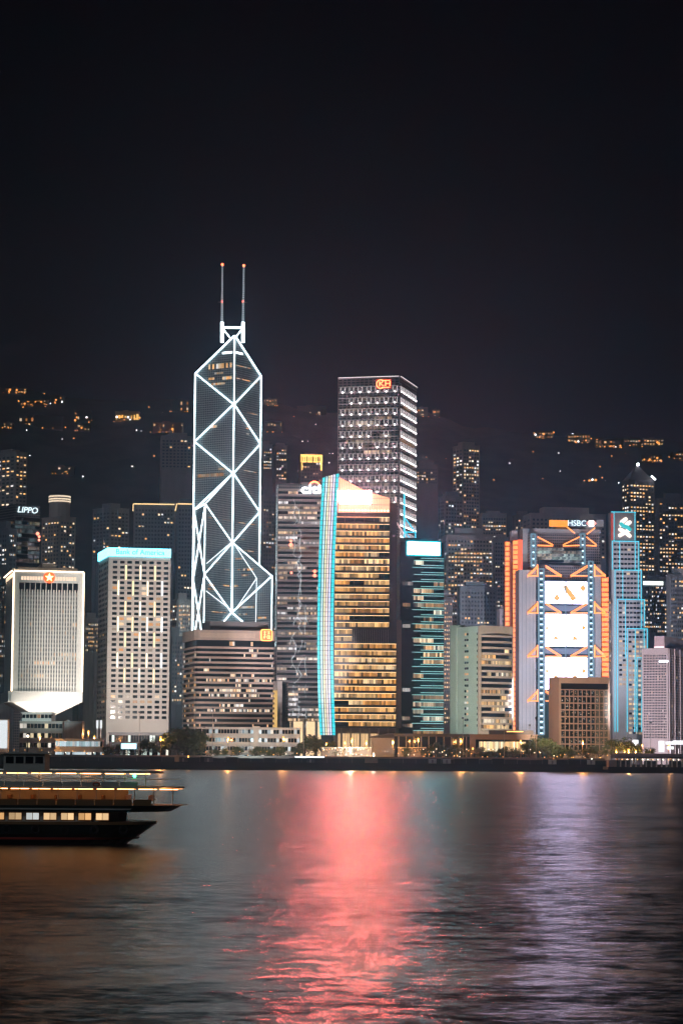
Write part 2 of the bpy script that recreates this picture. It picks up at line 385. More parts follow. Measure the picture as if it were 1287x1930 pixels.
# ================================================================== BANK TOWER WITH X BRACING
def bank_tower():
    O = at(435, 1300, 1850); O.z = G; rz = R(12.8); h = 24.7
    root = thing('braced_tower', 'tall dark glass tower outlined in white light with crossing diagonals and twin masts', 'tower', O, rz)
    A, B, C, D, Z = (-h, h), (h, h), (-h, -h), (h, -h), (0, 0)
    lev = [317.6 - G - 51.35 * k for k in range(7)]; low = [z - 25.7 for z in lev]
    for nm, p, q, k in (('upper_prism', A, B, 0), ('left_prism', C, A, 2), ('right_prism', B, D, 3), ('front_prism', D, C, 4)):
        m = MB(); zo, zc = lev[k], low[k]
        m.face([(*p, 0), (*p, zc), (*q, zc), (*q, 0)], 'boc')
        m.face([(*q, 0), (*q, zc), (*Z, zo), (*Z, 0)], 'boc'); m.face([(*Z, 0), (*Z, zo), (*p, zc), (*p, 0)], 'boc')
        m.face([(*p, zc), (*Z, zo), (*q, zc)], 'boc')
        m.build(nm, root)
    def tube(a, b, r=0.29, k='neon', nm='light_tube', push=0.5):
        d = Vector((a[0] + b[0], a[1] + b[1] - 2 * h, 0)); d = d.normalized() * push
        m = MB(); m.tube(Vector(a) + d, Vector(b) + d, r, k, 6); m.build(nm, root)
    # every tube sits just proud of the wall it edges
    tube((*Z, lev[0]), (*Z, 60), 0.33)
    tube((*A, low[0]), (*A, low[2]), 0.33); tube((*B, low[0]), (*B, low[3]), 0.33)
    tube((*Z, lev[0]), (*A, low[0]), 0.4); tube((*Z, lev[0]), (*B, low[0]), 0.4)
    for k in range(0, 3):                       # inner faces of the top prism
        if k < 2: tube((*A, low[k]), (*Z, lev[k + 1])); tube((*Z, lev[k + 1]), (*A, low[k + 1]))
        tube((*B, low[k]), (*Z, lev[k + 1])); tube((*Z, lev[k + 1]), (*B, low[k + 1]))
    tube((*Z, lev[2]), (*C, low[2])); tube((*A, low[2]), (*C, low[2]), 0.26)
    tube((*C, low[2]), (*C, 20)); tube((*A, low[2]), (*A, 20), 0.3)
    for k in (2, 3):
        tube((*C, low[k]), (*Z, lev[k + 1])); tube((*Z, lev[k + 1]), (*C, low[k + 1]))
    tube((*Z, lev[3]), (*D, low[3])); tube((*D, low[3]), (*D, 92)); tube((*B, low[3]), (*D, low[3]), 0.35)
    tube((*D, low[3]), (*Z, lev[4]))
    tube((*Z, lev[4]), (*D, low[4])); tube((*Z, lev[4]), (*C, low[4]))
    for k in (2, 3, 4):                          # crosses on the narrow left face
        tube((-h, h, low[k]), (-h, -h, low[k + 1]), 0.25, push=0.3); tube((-h, -h, low[k]), (-h, h, low[k + 1]), 0.25, push=0.3)
    # lit offices on the inner faces: (corner, px0, py0, px1, py1, brightness)
    inv = Matrix.Rotation(-rz, 3, 'Z')
    def office(corner, x0, y0, x1, y1, k, pal=WARM):
        dl = Vector((corner[0], corner[1], 0)).normalized(); dw = Matrix.Rotation(rz, 3, 'Z') @ dl
        n = Vector((-dw.y, dw.x, 0)); n = -n if n.y > 0 else n
        nl = inv @ n; pts = []
        a = inv @ (hit(x0, y0, O, n) - O); b = inv @ (hit(x1, y1, O, n) - O)
        ua, ub = sorted((a.dot(dl), b.dot(dl))); za, zb = sorted((a.z, b.z))
        m = MB(); cnt = max(1, int((ub - ua) / 1.65)); st = (ub - ua) / cnt
        for i in range(cnt):
            c = glow(0.55 * k, 1.1 * k, pal) if random.random() > 0.12 else (.03, .03, .03); u0, u1 = ua + i * st + 0.12, ua + (i + 1) * st - 0.1
            q = [dl * u0 + nl * 0.12, dl * u1 + nl * 0.12, dl * u1 - nl * 0.2, dl * u0 - nl * 0.2]
            m.hexa([(p.x, p.y, za) for p in q] + [(p.x, p.y, zb) for p in q], 'lit', c)
        m.build('lit_office', root)
    W2 = [(0.8, 0.9, 1.0), (1, 0.92, 0.8)]
    for c, x0, y0, x1, y1, k in ((A, 393, 687, 437, 692, 1.0), (B, 444, 687, 472, 695, 0.8), (A, 393, 712, 408, 715, .7), (A, 419, 710, 437, 714, 1.0), (B, 445, 711, 471, 719, .9), (B, 480, 720, 485, 723, .8),
        (A, 399, 722, 424, 724, .6), (B, 466, 777, 485, 782, .9), (B, 464, 806, 469, 809, 1.0), (B, 464, 816, 472, 820, 1.0), (A, 395, 802, 409, 806, .9), (A, 404, 702, 421, 704, .35), (B, 447, 801, 455, 803, .5), (B, 449, 782, 456, 784, .5),
        (B, 460, 886, 483, 891, 1.0), (A, 373, 894, 422, 897, .35), (B, 455, 897, 481, 901, .3), (A, 411, 882, 425, 885, .5),
        (C, 415, 978, 433, 981, .7), (B, 450, 984, 461, 987, .9), (B, 469, 987, 482, 990, 1.0), (B, 454, 1016, 464, 1018, .8), (B, 461, 1037, 481, 1041, .9), (C, 393, 974, 402, 977, .4),
        (C, 391, 1101, 404, 1105, .8), (C, 421, 1102, 432, 1106, 1.0), (D, 441, 1103, 449, 1106, .8), (C, 392, 1109, 405, 1112, .7), (C, 424, 1073, 432, 1075, .9), (D, 447, 1073, 453, 1075, .8), (D, 458, 1072, 478, 1075, .9), (D, 455, 1083, 467, 1086, .5),
        (C, 399, 1152, 425, 1156, 1.0), (D, 450, 1143, 480, 1146, .6), (D, 482, 1163, 502, 1166, .9), (D, 450, 1157, 466, 1159, .5), (C, 405, 1060, 412, 1062, .7), (D, 444, 1052, 458, 1054, .5), (C, 390, 1128, 396, 1130, .4), (D, 488, 1120, 496, 1122, .4)):
        office(c, x0, y0, x1, y1, k)
    def mirror_line(corner, x0, y0, x1, y1, r=.16):  # thin glowing tubes stand for outline lights mirrored in the glass
        dl = Vector((corner[0], corner[1], 0)).normalized(); dw = Matrix.Rotation(rz, 3, 'Z') @ dl
        n = Vector((-dw.y, dw.x, 0)); n = -n if n.y > 0 else n
        a, b = (inv @ (hit(x, y, O, n) - O) + (inv @ n) * .3 for x, y in ((x0, y0), (x1, y1)))
        m = MB(); m.tube(a, b, r, 'neon_thin', 5); m.build('light_line', root)
    for q in ((D, 441, 1024, 484, 1090), (D, 484, 1090, 445, 1148), (D, 484, 1090, 482, 1196), (C, 389, 1062, 436, 1022), (C, 388, 1114, 434, 1149)): mirror_line(*q)
    # crown lights, link frame and twin masts
    zt = lev[0]
    m = MB()
    for s in (-1, 1):
        p = Vector((s, 1, 0)).normalized()
        q = [p * 2.0, p * 11.0, p * 11.0 + Vector((0, 0.2, 0)), p * 2 + Vector((0, .2, 0))]
        q = [v + Vector((0, -0.25, 0)) for v in q]
        m.hexa([(v.x, v.y, zt - 13.0) for v in q] + [(v.x, v.y, zt - 11.4) for v in q], 'neon_thin')
    m.build('crown_light', root)
    def loc(px, py, Y): return Matrix.Rotation(-rz, 3, 'Z') @ (at(px, py, Y) - O)
    YM = 1860
    tops = []
    for x0, x1, yt, nm in ((418.5, 419, 500, 1), (458, 459.5, 502, 2)):
        a, b_, c_, t_ = loc(x0, 645, YM), loc(x0, 607, YM), loc(x0, 568, YM), loc(x1, yt, YM)
        ms = MB(); ms.tube(a, b_, 1.15, 'neon', 8); o = ms.build('mast_base_light', root)
        mm = MB(); mm.tube(b_, c_, 0.62, 'steel', 6, 0.5); mm.tube(c_, t_, 0.4, 'steel', 6, 0.28)
        nst = 26
        for i in range(nst):
            p = b_.lerp(t_, (i + .5) / nst); r_ = 0.85 - 0.35 * i / nst
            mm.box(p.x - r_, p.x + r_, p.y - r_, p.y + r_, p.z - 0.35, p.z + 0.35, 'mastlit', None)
        mast = mm.build('mast', root)
        mr = MB(); mr.ball(t_ + Vector((0, 0, 0.8)), 1.0, 'redlamp'); mr.build('beacon', mast)
        mr = MB(); mr.ball(c_, 0.8, 'redlamp'); sgn = -1 if nm == 1 else 1
        mr.box(c_.x + min(0, sgn * 3), c_.x + max(0, sgn * 3), c_.y - .3, c_.y + .3, c_.z - 0.7, c_.z - 0.1, 'steel'); mr.build('beacon', mast)
        tops.append((a, loc(x0, 617, YM)))
    m = MB(); m.tube(tops[0][1], tops[1][1], 0.75, 'neon'); m.build('link_beam', root)
    apex = Vector((0, -0.5, zt))
    for t_ in tops:
        m = MB(); m.tube(t_[1], apex + Vector((0, 8, -3.0)), 0.38, 'neon'); m.build('link_brace', root)
    # roof parapets behind the sloped glass
    m = MB(); m.prism([(-9, 9.5), (9, 9.5), (9, 24), (-9, 24)], low[0] - 4, low[0] + 14, 'darkgrey'); m.build('plant_room', root)
M['mastlit'] = emit('mast_glow_steel', (0.75, 0.9, 1.0), 0.55, False)  # light on the mast steel is put in as its own glow
bank_tower()

# ================================================================== WHITE INVERTED-BASE BLOCK WITH STAR
def star_block():
    b = Bld('office_block', 'white office block with narrow waist, red star emblem and warm outline lights', 'office building', 7, 22, 153, 1310, 1560, 12, 1077)
    z1, z0 = b.uv('R', 22, 1303)[1], b.uv('R', 22, 1323)[1]; zt = b.uv('R', 22, 1347)[1]; w, d, h = b.w, b.d, b.h
    b.body('white', z0)
    m = MB(); i = 15.0; i2 = 9.0
    m.hexa([(i, i2, zt), (w - i, i2, zt), (w - i, d - 6, zt), (i, d - 6, zt), (0, 0, z0), (w, 0, z0), (w, d, z0), (0, d, z0)], 'white'); b.part('tapered_base', m)
    m = MB(); m.box(i, w - i, i2, d - 6, 0, zt, 'white'); b.part('stem', m)
    u0, u1 = 0.075 * w, 0.925 * w
    zb1, zb2 = b.uv('R', 90, 1099)[1], b.uv('R', 90, 1117)[1]
    m = MB(); b.bx(m, 'R', -0.6, w + 0.6, z0 - 0.02, z1, 0.02, 2.2, 'white'); b.bx(m, 'L', -0.6, d, z0 - .02, z1, 0.03, 2.2, 'white'); b.part('fascia', m)
    for a, c in ((0, u0), (u1, w)):
        m = MB(); b.bx(m, 'R', a, c, z1 + .02, h, 0.02, 1.7, 'white'); b.part('frame_pier', m)
    m = MB(); b.bx(m, 'R', u0, u1, zb1, h, 0.02, 1.68, 'white'); b.part('frame_head', m)
    m = MB(); b.bx(m, 'R', u0, u1, zb2, zb1 - .02, 0.02, 0.3, 'glass'); b.part('upper_glazing', m)
    for u in spans(u0, u1, 11)[0:]:
        m = MB(); b.bx(m, 'R', u + 1.6, u + 2.0, zb2, zb1 - .05, 0.32, 1.3, 'white'); b.part('upper_mullion', m)
    nfl = 23; zs = [z1 + (zb2 - z1) * k / nfl for k in range(nfl)]; fh = (zb2 - z1) / nfl
    lit_rows = {6: (0.27, 0.62, 1.0), 3: (0.22, 0.52, .9), 8: (0.6, 1.0, .8), 15: (0.88, 1, .8), 7: (0.72, 1, .5)}
    for k, z in enumerate(zs):
        m = MB(); n = 44
        for j in range(n):
            u = u0 + (u1 - u0) * j / n; f = j / n
            r = lit_rows.get(k); on = (r and r[0] < f < r[1] and random.random() < .85) or random.random() < 0.03
            kk = (r[2] if r and on else 0.5)
            dim = 0.008 + 0.02 * random.random() * random.random()
            b.bx(m, 'R', u + .05, u + (u1 - u0) / n - .05, z + fh * .28, z + fh * .97, 0.02, 0.22, 'lit', glow(.6 * kk, 1.1 * kk) if on else (dim * .8, dim * 1.0, dim))
        b.part('window_band', m)
        m = MB(); b.bx(m, 'R', u0, u1, z, z + fh * .2, 0.02, 0.3, 'grey'); b.part('spandrel', m)
    nf = 22
    for j in range(nf + 1):
        u = u0 + (u1 - u0) * j / nf
        m = MB(); b.bx(m, 'R', u - .42, u + .42, z1 + .02, zb2 + 1.6, 0.52, 1.5, 'white'); b.part('fin', m)
    for j, u in enumerate(spans(u0 + 1, u1 - 1, 10)):
        if j in (4, 5): continue
        m = MB(); zc = b.uv('R', 90, 1091)[1]
        b.bx(m, 'R', u - 1.5, u + 1.5, zc - 1.1, zc + 1.2, 1.66, 1.75, 'lit', (1.2, .85, .6)); b.bx(m, 'R', u - .2, u + .2, zc - 1.1, zc + 1.2, 1.76, 1.85, 'white'); b.part('window', m)
    m = MB(); zc = b.uv('L', 15, 1092)[1]; b.bx(m, 'L', 1, d - 1, zc - 1.1, zc + 1.2, 0.02, .1, 'lit', (1.3, .9, .6)); b.part('window', m)
    # outline lights
    for a in (-.3, w + .3):
        strip(b, 'light_strip', 'R', a, z1, a, h, .42, 'warmline', 1.9)
    strip(b, 'light_strip', 'R', 0, h + .4, w, h + .4, .42, 'warmline', 1.9); strip(b, 'light_strip', 'L', 0, h + .4, d, h + .4, .42, 'warmline', 1.2)
    # star emblem
    u, z = b.uv('R', 92.5, 1089); e = thing
    m = MB(); pts = [(u + 3.5 * math.cos(t * math.pi / 12), z + 3.5 * math.sin(t * math.pi / 12)) for t in range(24)]
    for k, (q, dd) in enumerate(((pts, 0),)):
        n = len(q); i0 = len(m.v); m.v += [(p[0], -2.2, p[1]) for p in q] + [(p[0], -1.7, p[1]) for p in q]
        m.f.append(tuple(range(i0, i0 + n))); m.mi.append(m.m('redsign')); m.c.append((0, 0, 0))
        for j in range(n): m.f.append((i0 + j, i0 + n + j, i0 + n + (j + 1) % n, i0 + (j + 1) % n)); m.mi.append(0); m.c.append((0, 0, 0))
    em = b.part('emblem', m)
    m = MB(); q = []
    for t in range(10):
        r_ = 2.9 if t % 2 == 0 else 1.2; an = math.pi / 2 + t * math.pi / 5; q.append((u + r_ * math.cos(an), z + r_ * math.sin(an)))
    for t in range(10):
        p1, p2 = q[t], q[(t + 1) % 10]
        m.face([(u, -2.9, z), (p1[0], -2.35, p1[1]), (p2[0], -2.35, p2[1])], 'starsign')
    m.build('star', em)
    m = MB(); m.box(3, w - 3, 4, d - 3, h, h + 3, 'concrete'); m.box(w * .42, w * .62, 6, d - 6, h + 3, h + 6, 'concrete'); b.part('plant_room', m)
    # uplights under the taper (fixtures on the podium roof)
    for f in (0.2, 0.5, 0.8):
        m = MB(); m.box(w * f - .8, w * f + .8, -9, -8, zt - 4, zt - 3, 'darkgrey'); fx = b.part('uplight', m)
        l = bpy.data.lights.new('uplight', 'SPOT'); l.energy = 1.6e4; l.color = (1, .84, .72); l.spot_size = R(120); l.spot_blend = .6; l.shadow_soft_size = .5
        o = bpy.data.objects.new('uplight_lamp', l); sc.collection.objects.link(o); o.parent = fx; o.location = (w * f, -8.5, zt - 2.5); o.rotation_euler = (R(140), 0, 0)
    return b
M['redsign'] = emit('red_emblem', (1.0, .10, .02), 2.2); M['starsign'] = emit('star_light', (1.0, .62, .25), 4.0)
star_block()

# ================================================================== WHITE SLAB WITH SQUARE WINDOWS AND LED STICKS
def square_window_tower():
    b = Bld('office_tower', 'pale tower with grid of small dark windows, vertical light sticks and cyan roof sign', 'office building', 182, 200.5, 318, 1340, 1620, 13, 1032)
    w, d, h = b.w, b.d, b.h
    zs0 = b.uv('R', 204, 1049)[1]
    b.body('pale', 0, zs0 - .02)
    m = MB(); m.box(.4, w - .4, .4, d - .4, zs0, h - .4, 'darkgrey'); b.part('roof_storey', m)
    m = MB(); b.bx(m, 'R', -.2, w, zs0 + .3, h, 0.0, .8, 'cyanbox'); b.bx(m, 'L', -.2, d, zs0 + .3, h, 0.0, .8, 'cyanbox'); sg = b.part('roof_sign', m)
    sg['label'] = 'glowing cyan and white sign band around the roof edge'
    text('sign_lettering', 'Bank of America', sg, (w * .5, -1.0, (zs0 + h) / 2 + .2), (R(90), 0, 0), 3.4, 'signblue', .1, 0, .02)
    cols = spans(w * .045, w * .985, 8); zt, zb = b.uv('R', 205, 1059)[1], b.uv('R', 201, 1352)[1]; nr = 31
    zr = [zt + (zb - zt) * i / (nr - 1) for i in range(nr)]; ph = (zt - zb) / (nr - 1)
    ww, wh = 2.9, 1.75
    lit_rows = (5, 7, 8, 11, 12, 13, 14, 17, 26, 27)
    def wm(lit, c=None):
        m = MB(); m.box(-ww / 2, ww / 2, -.05, .25, -wh / 2, wh / 2, 'lit' if lit else 'glass', c); return m.mesh('window')
    dark = wm(False); lits = [wm(True, glow(.25, 1.0)) for _ in range(9)]
    for r, z in enumerate(zr):
        for c in cols:
            p = .34 if r in lit_rows else .02
            link('window', random.choice(lits) if random.random() < p else dark, b.root, loc=(c, 0, z))
    # string courses
    for r in (0, 6, 13, 16, 19, 25):
        m = MB(); b.bx(m, 'R', 0.01, w - .01, zr[r] + ph * .44, zr[r] + ph * .52, .0, .14, 'concrete'); b.part('string_course', m)
    win_grid(b, 'L', spans(2, d - 2, 6), [z - wh / 2 for z in zr], (d - 4) / 6 * .5, wh, .04, .2, .7)
    # light sticks: rows of three storeys, staggered
    pal = ['stick_gold', 'stick_cream', 'stick_white']
    for g, (row, offs) in enumerate(((2, 1), (5, 0), (9, 1), (12, 0), (15, 1), (19, 0), (22, 1))):
        xs = [2.0, 4.0, 6.0] if offs else [1.0, 3.0, 5.0, 7.0]
        for j, q in enumerate(xs):
            u = cols[0] + (cols[1] - cols[0]) * (q - .5) + (0 if offs else 0)
            k = 'stick_white' if (j == len(xs) - 1 and not offs) else pal[(g + j) % 2]
            strip(b, 'light_stick', 'R', u, zr[row] - ph * 1.5 + .3, u, zr[row] + ph * 1.4, .33, k, .35)
    m = MB(); m.box(-1.0, w + 1.5, -1.5, d, 0, b.uv('R', 201, 1372)[1] if False else 4, 'concrete'); b.part('podium', m)
    m = MB(); m.box(w * .3, w * .6, d * .3, d * .7, h - .3, h + 2.0, 'darkgrey'); b.part('plant_room', m)
M['cyanbox'] = emit('cyan_sign_box', (0.16, .74, .94), 4.6); M['signblue'] = emit('sign_letter_white', (0.01, .36, .50), .8)
M['stick_gold'] = emit('gold_stick', (1.0, .76, .36), 2.4); M['stick_cream'] = emit('cream_stick', (1.0, .88, .62), 2.6); M['stick_white'] = emit('white_stick', (.88, .95, 1.0), 3.0)
square_window_tower()

# ================================================================== BROWN BANDED BLOCK WITH ORANGE SIGN
def banded_block():
    b = Bld('banded_office_block', 'broad brown office block with horizontal stone bands and orange square sign', 'office building', 344, 367, 517, 1340, 1600, 14, 1187)
    w, d, h = b.w, b.d, b.h
    m = MB(); m.box(.8, w - .8, .8, d - .8, 0, h - .5, 'glass'); b.part('core', m)
    zp0 = b.uv('R', 367, 1206)[1]
    zt, zb = b.uv('R', 367, 1218)[1], b.uv('R', 367, 1370)[1]; n = 16; ph = (zt - zb) / n
    def ring(z0, z1, k, nm, o=0.0):
        m = MB(); m.prism([(2.0, -o), (w - 1.0, -o), (w + o, 1), (w + o, d), (-o, d), (-o, 2.0)], z0, z1, k); return b.part(nm, m)
    ring(zp0, h, 'brown', 'parapet', .6)
    for u in spans(3, w - 13, 44):
        m = MB(); b.bx(m, 'R', u - .28, u + .28, zp0 + 1.6, h - 1.8, .62, .95, 'tan'); b.part('louvre', m)
    lit = {0: (.5, .8, .5), 1: (.68, .85, .5), 5: (.42, .75, .5), 6: (.1, .98, .5), 7: (.48, .7, .6), 8: (.05, .8, .7), 9: (.1, .85, .6), 11: (.25, .6, .7), 12: (.1, .95, .6), 15: (.5, .6, .4), 4: (.05, .14, .9), 3: (.42, .5, .2)}
    for i in range(n + 1):
        z = zt - i * ph
        ring(z - ph * .42, z, 'brown', 'spandrel_band', .25)
        if i == n: break
        r = lit.get(i); m = MB(); nn = 56
        on = False
        for j in range(nn):
            f = j / nn; u = 2.2 + (w - 3.4) * f
            if r and r[0] < f < r[1]:
                if j % 2 == 0 or random.random() < .3: on = random.random() < r[2]
            else: on = random.random() < .025
            b.bx(m, 'R', u + .06, u + (w - 3.4) / nn - .06, z - ph * .97, z - ph * .44, -.9, -.35, 'lit' if on else 'glass', glow(.4, 1.2, [(1, .85, .66), (1, .78, .55), (.95, .92, .88), (1, .6, .3)]) if on else None)
        b.part('window_band', m)
        m = MB()
        for j in range(10):
            u = 2.2 + (d - 3) * j / 10; on = random.random() < .16
            b.bx(m, 'L', u + .1, u + (d - 3) / 10 - .1, z - ph * .95, z - ph * .46, -.9, -.35, 'lit' if on else 'glass', glow(.25, .8) if on else None)
        b.part('window_band', m)
    z = zp0; m = MB(); m.box(.9, w - .9, .4, d, zt + .1, z - .1, 'glass')
    for j in range(9):
        if random.random() < .6:
            u = random.uniform(3, w - 5); b.bx(m, 'R', u, u + 1.4, zt + .6, z - .8, -.6, -.3, 'lit', glow(.3, .9))
    b.part('top_storey', m)
    a = b.uv('R', 396, 1172); c = b.uv('R', 506, 1188)
    m = MB(); m.box(a[0] + 2, c[0] + 2, 10, d - 6, h, a[1] + 1, 'darkgrey'); b.part('plant_room', m)
    # sign: rounded frame, fill and brush strokes
    u, z = b.uv('R', 501.5, 1197.5); s = 3.75
    def rr(m, s, r, y0, y1, k, hole=None):
        pts = []
        for q, (cx, cz) in enumerate(((1, 1), (-1, 1), (-1, -1), (1, -1))):
            for t in range(5):
                an = (q + t / 4) * math.pi / 2; pts.append((u + cx * (s - r) + r * math.cos(an), z + cz * (s - r) + r * math.sin(an)))
        n = len(pts); i0 = len(m.v); m.v += [(p[0], y0, p[1]) for p in pts] + [(p[0], y1, p[1]) for p in pts]; k = m.m(k)
        m.f.append(tuple(range(i0, i0 + n))); m.mi.append(k); m.c.append((0, 0, 0))
        for j in range(n): m.f.append((i0 + j, i0 + n + j, i0 + n + (j + 1) % n, i0 + (j + 1) % n)); m.mi.append(k); m.c.append((0, 0, 0))
    m = MB(); rr(m, s, 1.4, -1.6, -.7, 'orange_frame'); sg = b.part('roof_sign', m)
    m = MB(); rr(m, s * .82, 1.0, -1.75, -1.6, 'orange_fill'); m.build('sign_panel', sg)
    for (x0, z0, x1, z1) in ((-.62, .5, -.05, .5), (-.34, .65, -.34, -.6), (-.6, .1, -.08, .1), (-.6, -.3, -.1, -.3), (-.62, -.6, -.4, -.2), (.05, .55, .62, .55), (.34, .65, .34, .2), (.08, .2, .6, .2), (.1, -.1, .6, -.1), (.1, -.1, .1, -.6), (.6, -.1, .6, -.6), (.1, -.58, .6, -.58), (.34, -.1, .34, -.58)):
        m = MB(); m.tube((u + x0 * s, -1.85, z + z0 * s), (u + x1 * s, -1.85, z + z1 * s), .22, 'orange_stroke', 4); m.build('sign_stroke', sg)
M['orange_frame'] = emit('orange_frame', (1, .32, .06), 4.0); M['orange_fill'] = emit('orange_fill', (1, .12, .02), 1.1); M['orange_stroke'] = emit('orange_stroke', (1, .5, .16), 3.6)
banded_block()

# ================================================================== LOUVRED GLASS TOWER WITH WHITE SIGN
def louvre_tower():
    b = Bld('louvred_tower', 'grey glass tower of thin horizontal louvres with glowing white rooftop sign', 'office building', 519, 521, 607, 1270, 1760, 4, 911)
    w, d, h = b.w, 32.0, b.h
    zcut = b.uv('R', 530, 1286)[1]; ucut = b.uv('R', 543, 1300)[0]
    m = MB(); m.box(0, w, 0, d, zcut, h, 'greyglass'); b.part('upper_volume', m)
    m = MB(); m.box(ucut, w, 1.2, d, b.uv('R', 550, 1360)[1], zcut - .02, 'greyglass'); b.part('lower_volume', m)
    zb = b.uv('R', 550, 1360)[1]; zt = b.uv('R', 550, 922)[1]; n = 46; ph = (zt - zb) / n
    for i in range(n):
        z = zt - (i + 1) * ph; f = i / n
        u0 = 0.3 if z > zcut else ucut + .2
        p = .62 if (2 < i < 18 or 21 < i < 26) else .42
        if i in (0, 1, 7, 13, 19, 27, 34): p = .12
        band(b, 'R', u0, w - .3, z + .3, z + ph * .56, 1.35, .1 if z > zcut else -1.0, p, .45, 1.1, [(1, .70, .46), (1, .8, .66), (.9, .85, .85), (1, .66, .4)], chunk=5)
        m = MB(); o = .5 if z > zcut else -.6
        b.bx(m, 'R', u0 - .4, w + .2, z + ph * .62, z + ph * .72, o - .5, o, 'pale'); b.bx(m, 'R', u0 - .4, w + .2, z + ph * .86, z + ph * .96, o - .5, o, 'pale'); b.part('louvre', m)
    strip(b, 'corner_trim', 'R', 0, zcut, 0, h, .22, 'steel', .3)
    for x0, x1 in ((548, 553), (571, 577), (594, 599)):
        a, c = b.uv('R', x0, 1370)[0], b.uv('R', x1, 1370)[0]; m = MB(); m.box(a, c, 1.0, 4, 0, zb, 'pale'); b.part('entrance_column', m)
    m = MB(); m.box(ucut + 2, w, 8, 9, 0, zb, 'lit', (1.1, .75, .42)); b.part('lobby_glazing', m)
    # crackling lines of light down the facade
    def crack(x, y0, y1, jit, br):
        pts = [b.uv('R', x, y0)]; y = y0; xx = x
        while y < y1:
            y += random.uniform(8, 17); xx = x + random.uniform(-jit, jit)
            pts.append(b.uv('R', xx, y))
        for (p, q) in zip(pts, pts[1:]):
            if random.random() < .2: continue
            o_ = .75 if q[1] > zcut else -.4
            m = MB(); m.tube(b.P('R', p[0], p[1], o_), b.P('R', q[0], q[1], o_), .14, 'crack', 4, caps=False); b.part('light_line', m)
            if random.random() < br:
                r = b.uv('R', xx, y); m = MB(); m.tube(b.P('R', q[0], q[1], o_), b.P('R', q[0] + random.uniform(-3, 3), q[1] - random.uniform(2, 5), o_), .12, 'crack', 4, caps=False); b.part('light_line', m)
    crack(556, 930, 1080, 5, .3); crack(563, 960, 1130, 5, .2); crack(565, 1060, 1350, 5, .5); crack(576, 1140, 1350, 3, .2); crack(554, 1150, 1340, 5, .4)
    # sign: frame and letters with an arc
    u, z = b.uv('R', 586, 922)
    m = MB(); b.bx(m, 'R', u - 6.2, u + 6.4, z - 4.8, h + 1, .4, .9, 'steel'); sg = b.part('sign_frame', m)
    text('sign_lettering', 'citi', sg, (u, -1.5, z - .2), (R(90), 0, 0), 6.4, 'signwhite', .35, 0, .06, 1.35)
    for t in range(7):
        a0, a1 = math.pi * (.12 + .76 * t / 7), math.pi * (.12 + .76 * (t + 1) / 7)
        m = MB(); m.tube((u + 2.4 + 3.6 * math.cos(a0), -1.6, z + 1.6 + 3.6 * math.sin(a0)), (u + 2.4 + 3.6 * math.cos(a1), -1.6, z + 1.6 + 3.6 * math.sin(a1)), .6, 'signred', 6); m.build('sign_arc', sg)
    for px, py, r_ in ((548, 1020, 1.0), (548, 1027, 1.4), (549, 1080, .9), (593, 1077, 1.2), (593, 1085, 1.3)):
        u, z = b.uv('R', px, py); m = MB(); m.ball(b.P('R', u, z, 1.2), r_, 'redlamp_soft'); b.part('red_lamp', m)
M['crack'] = emit('crackle_white', (.8, .92, 1.0), 1.0); M['signwhite'] = emit('sign_white', (.93, .97, 1.0), 11.0); M['signred'] = emit('sign_red', (1.0, .12, .05), 9.0); M['redlamp_soft'] = emit('red_soft', (1, .25, .15), 3.0)
louvre_tower()
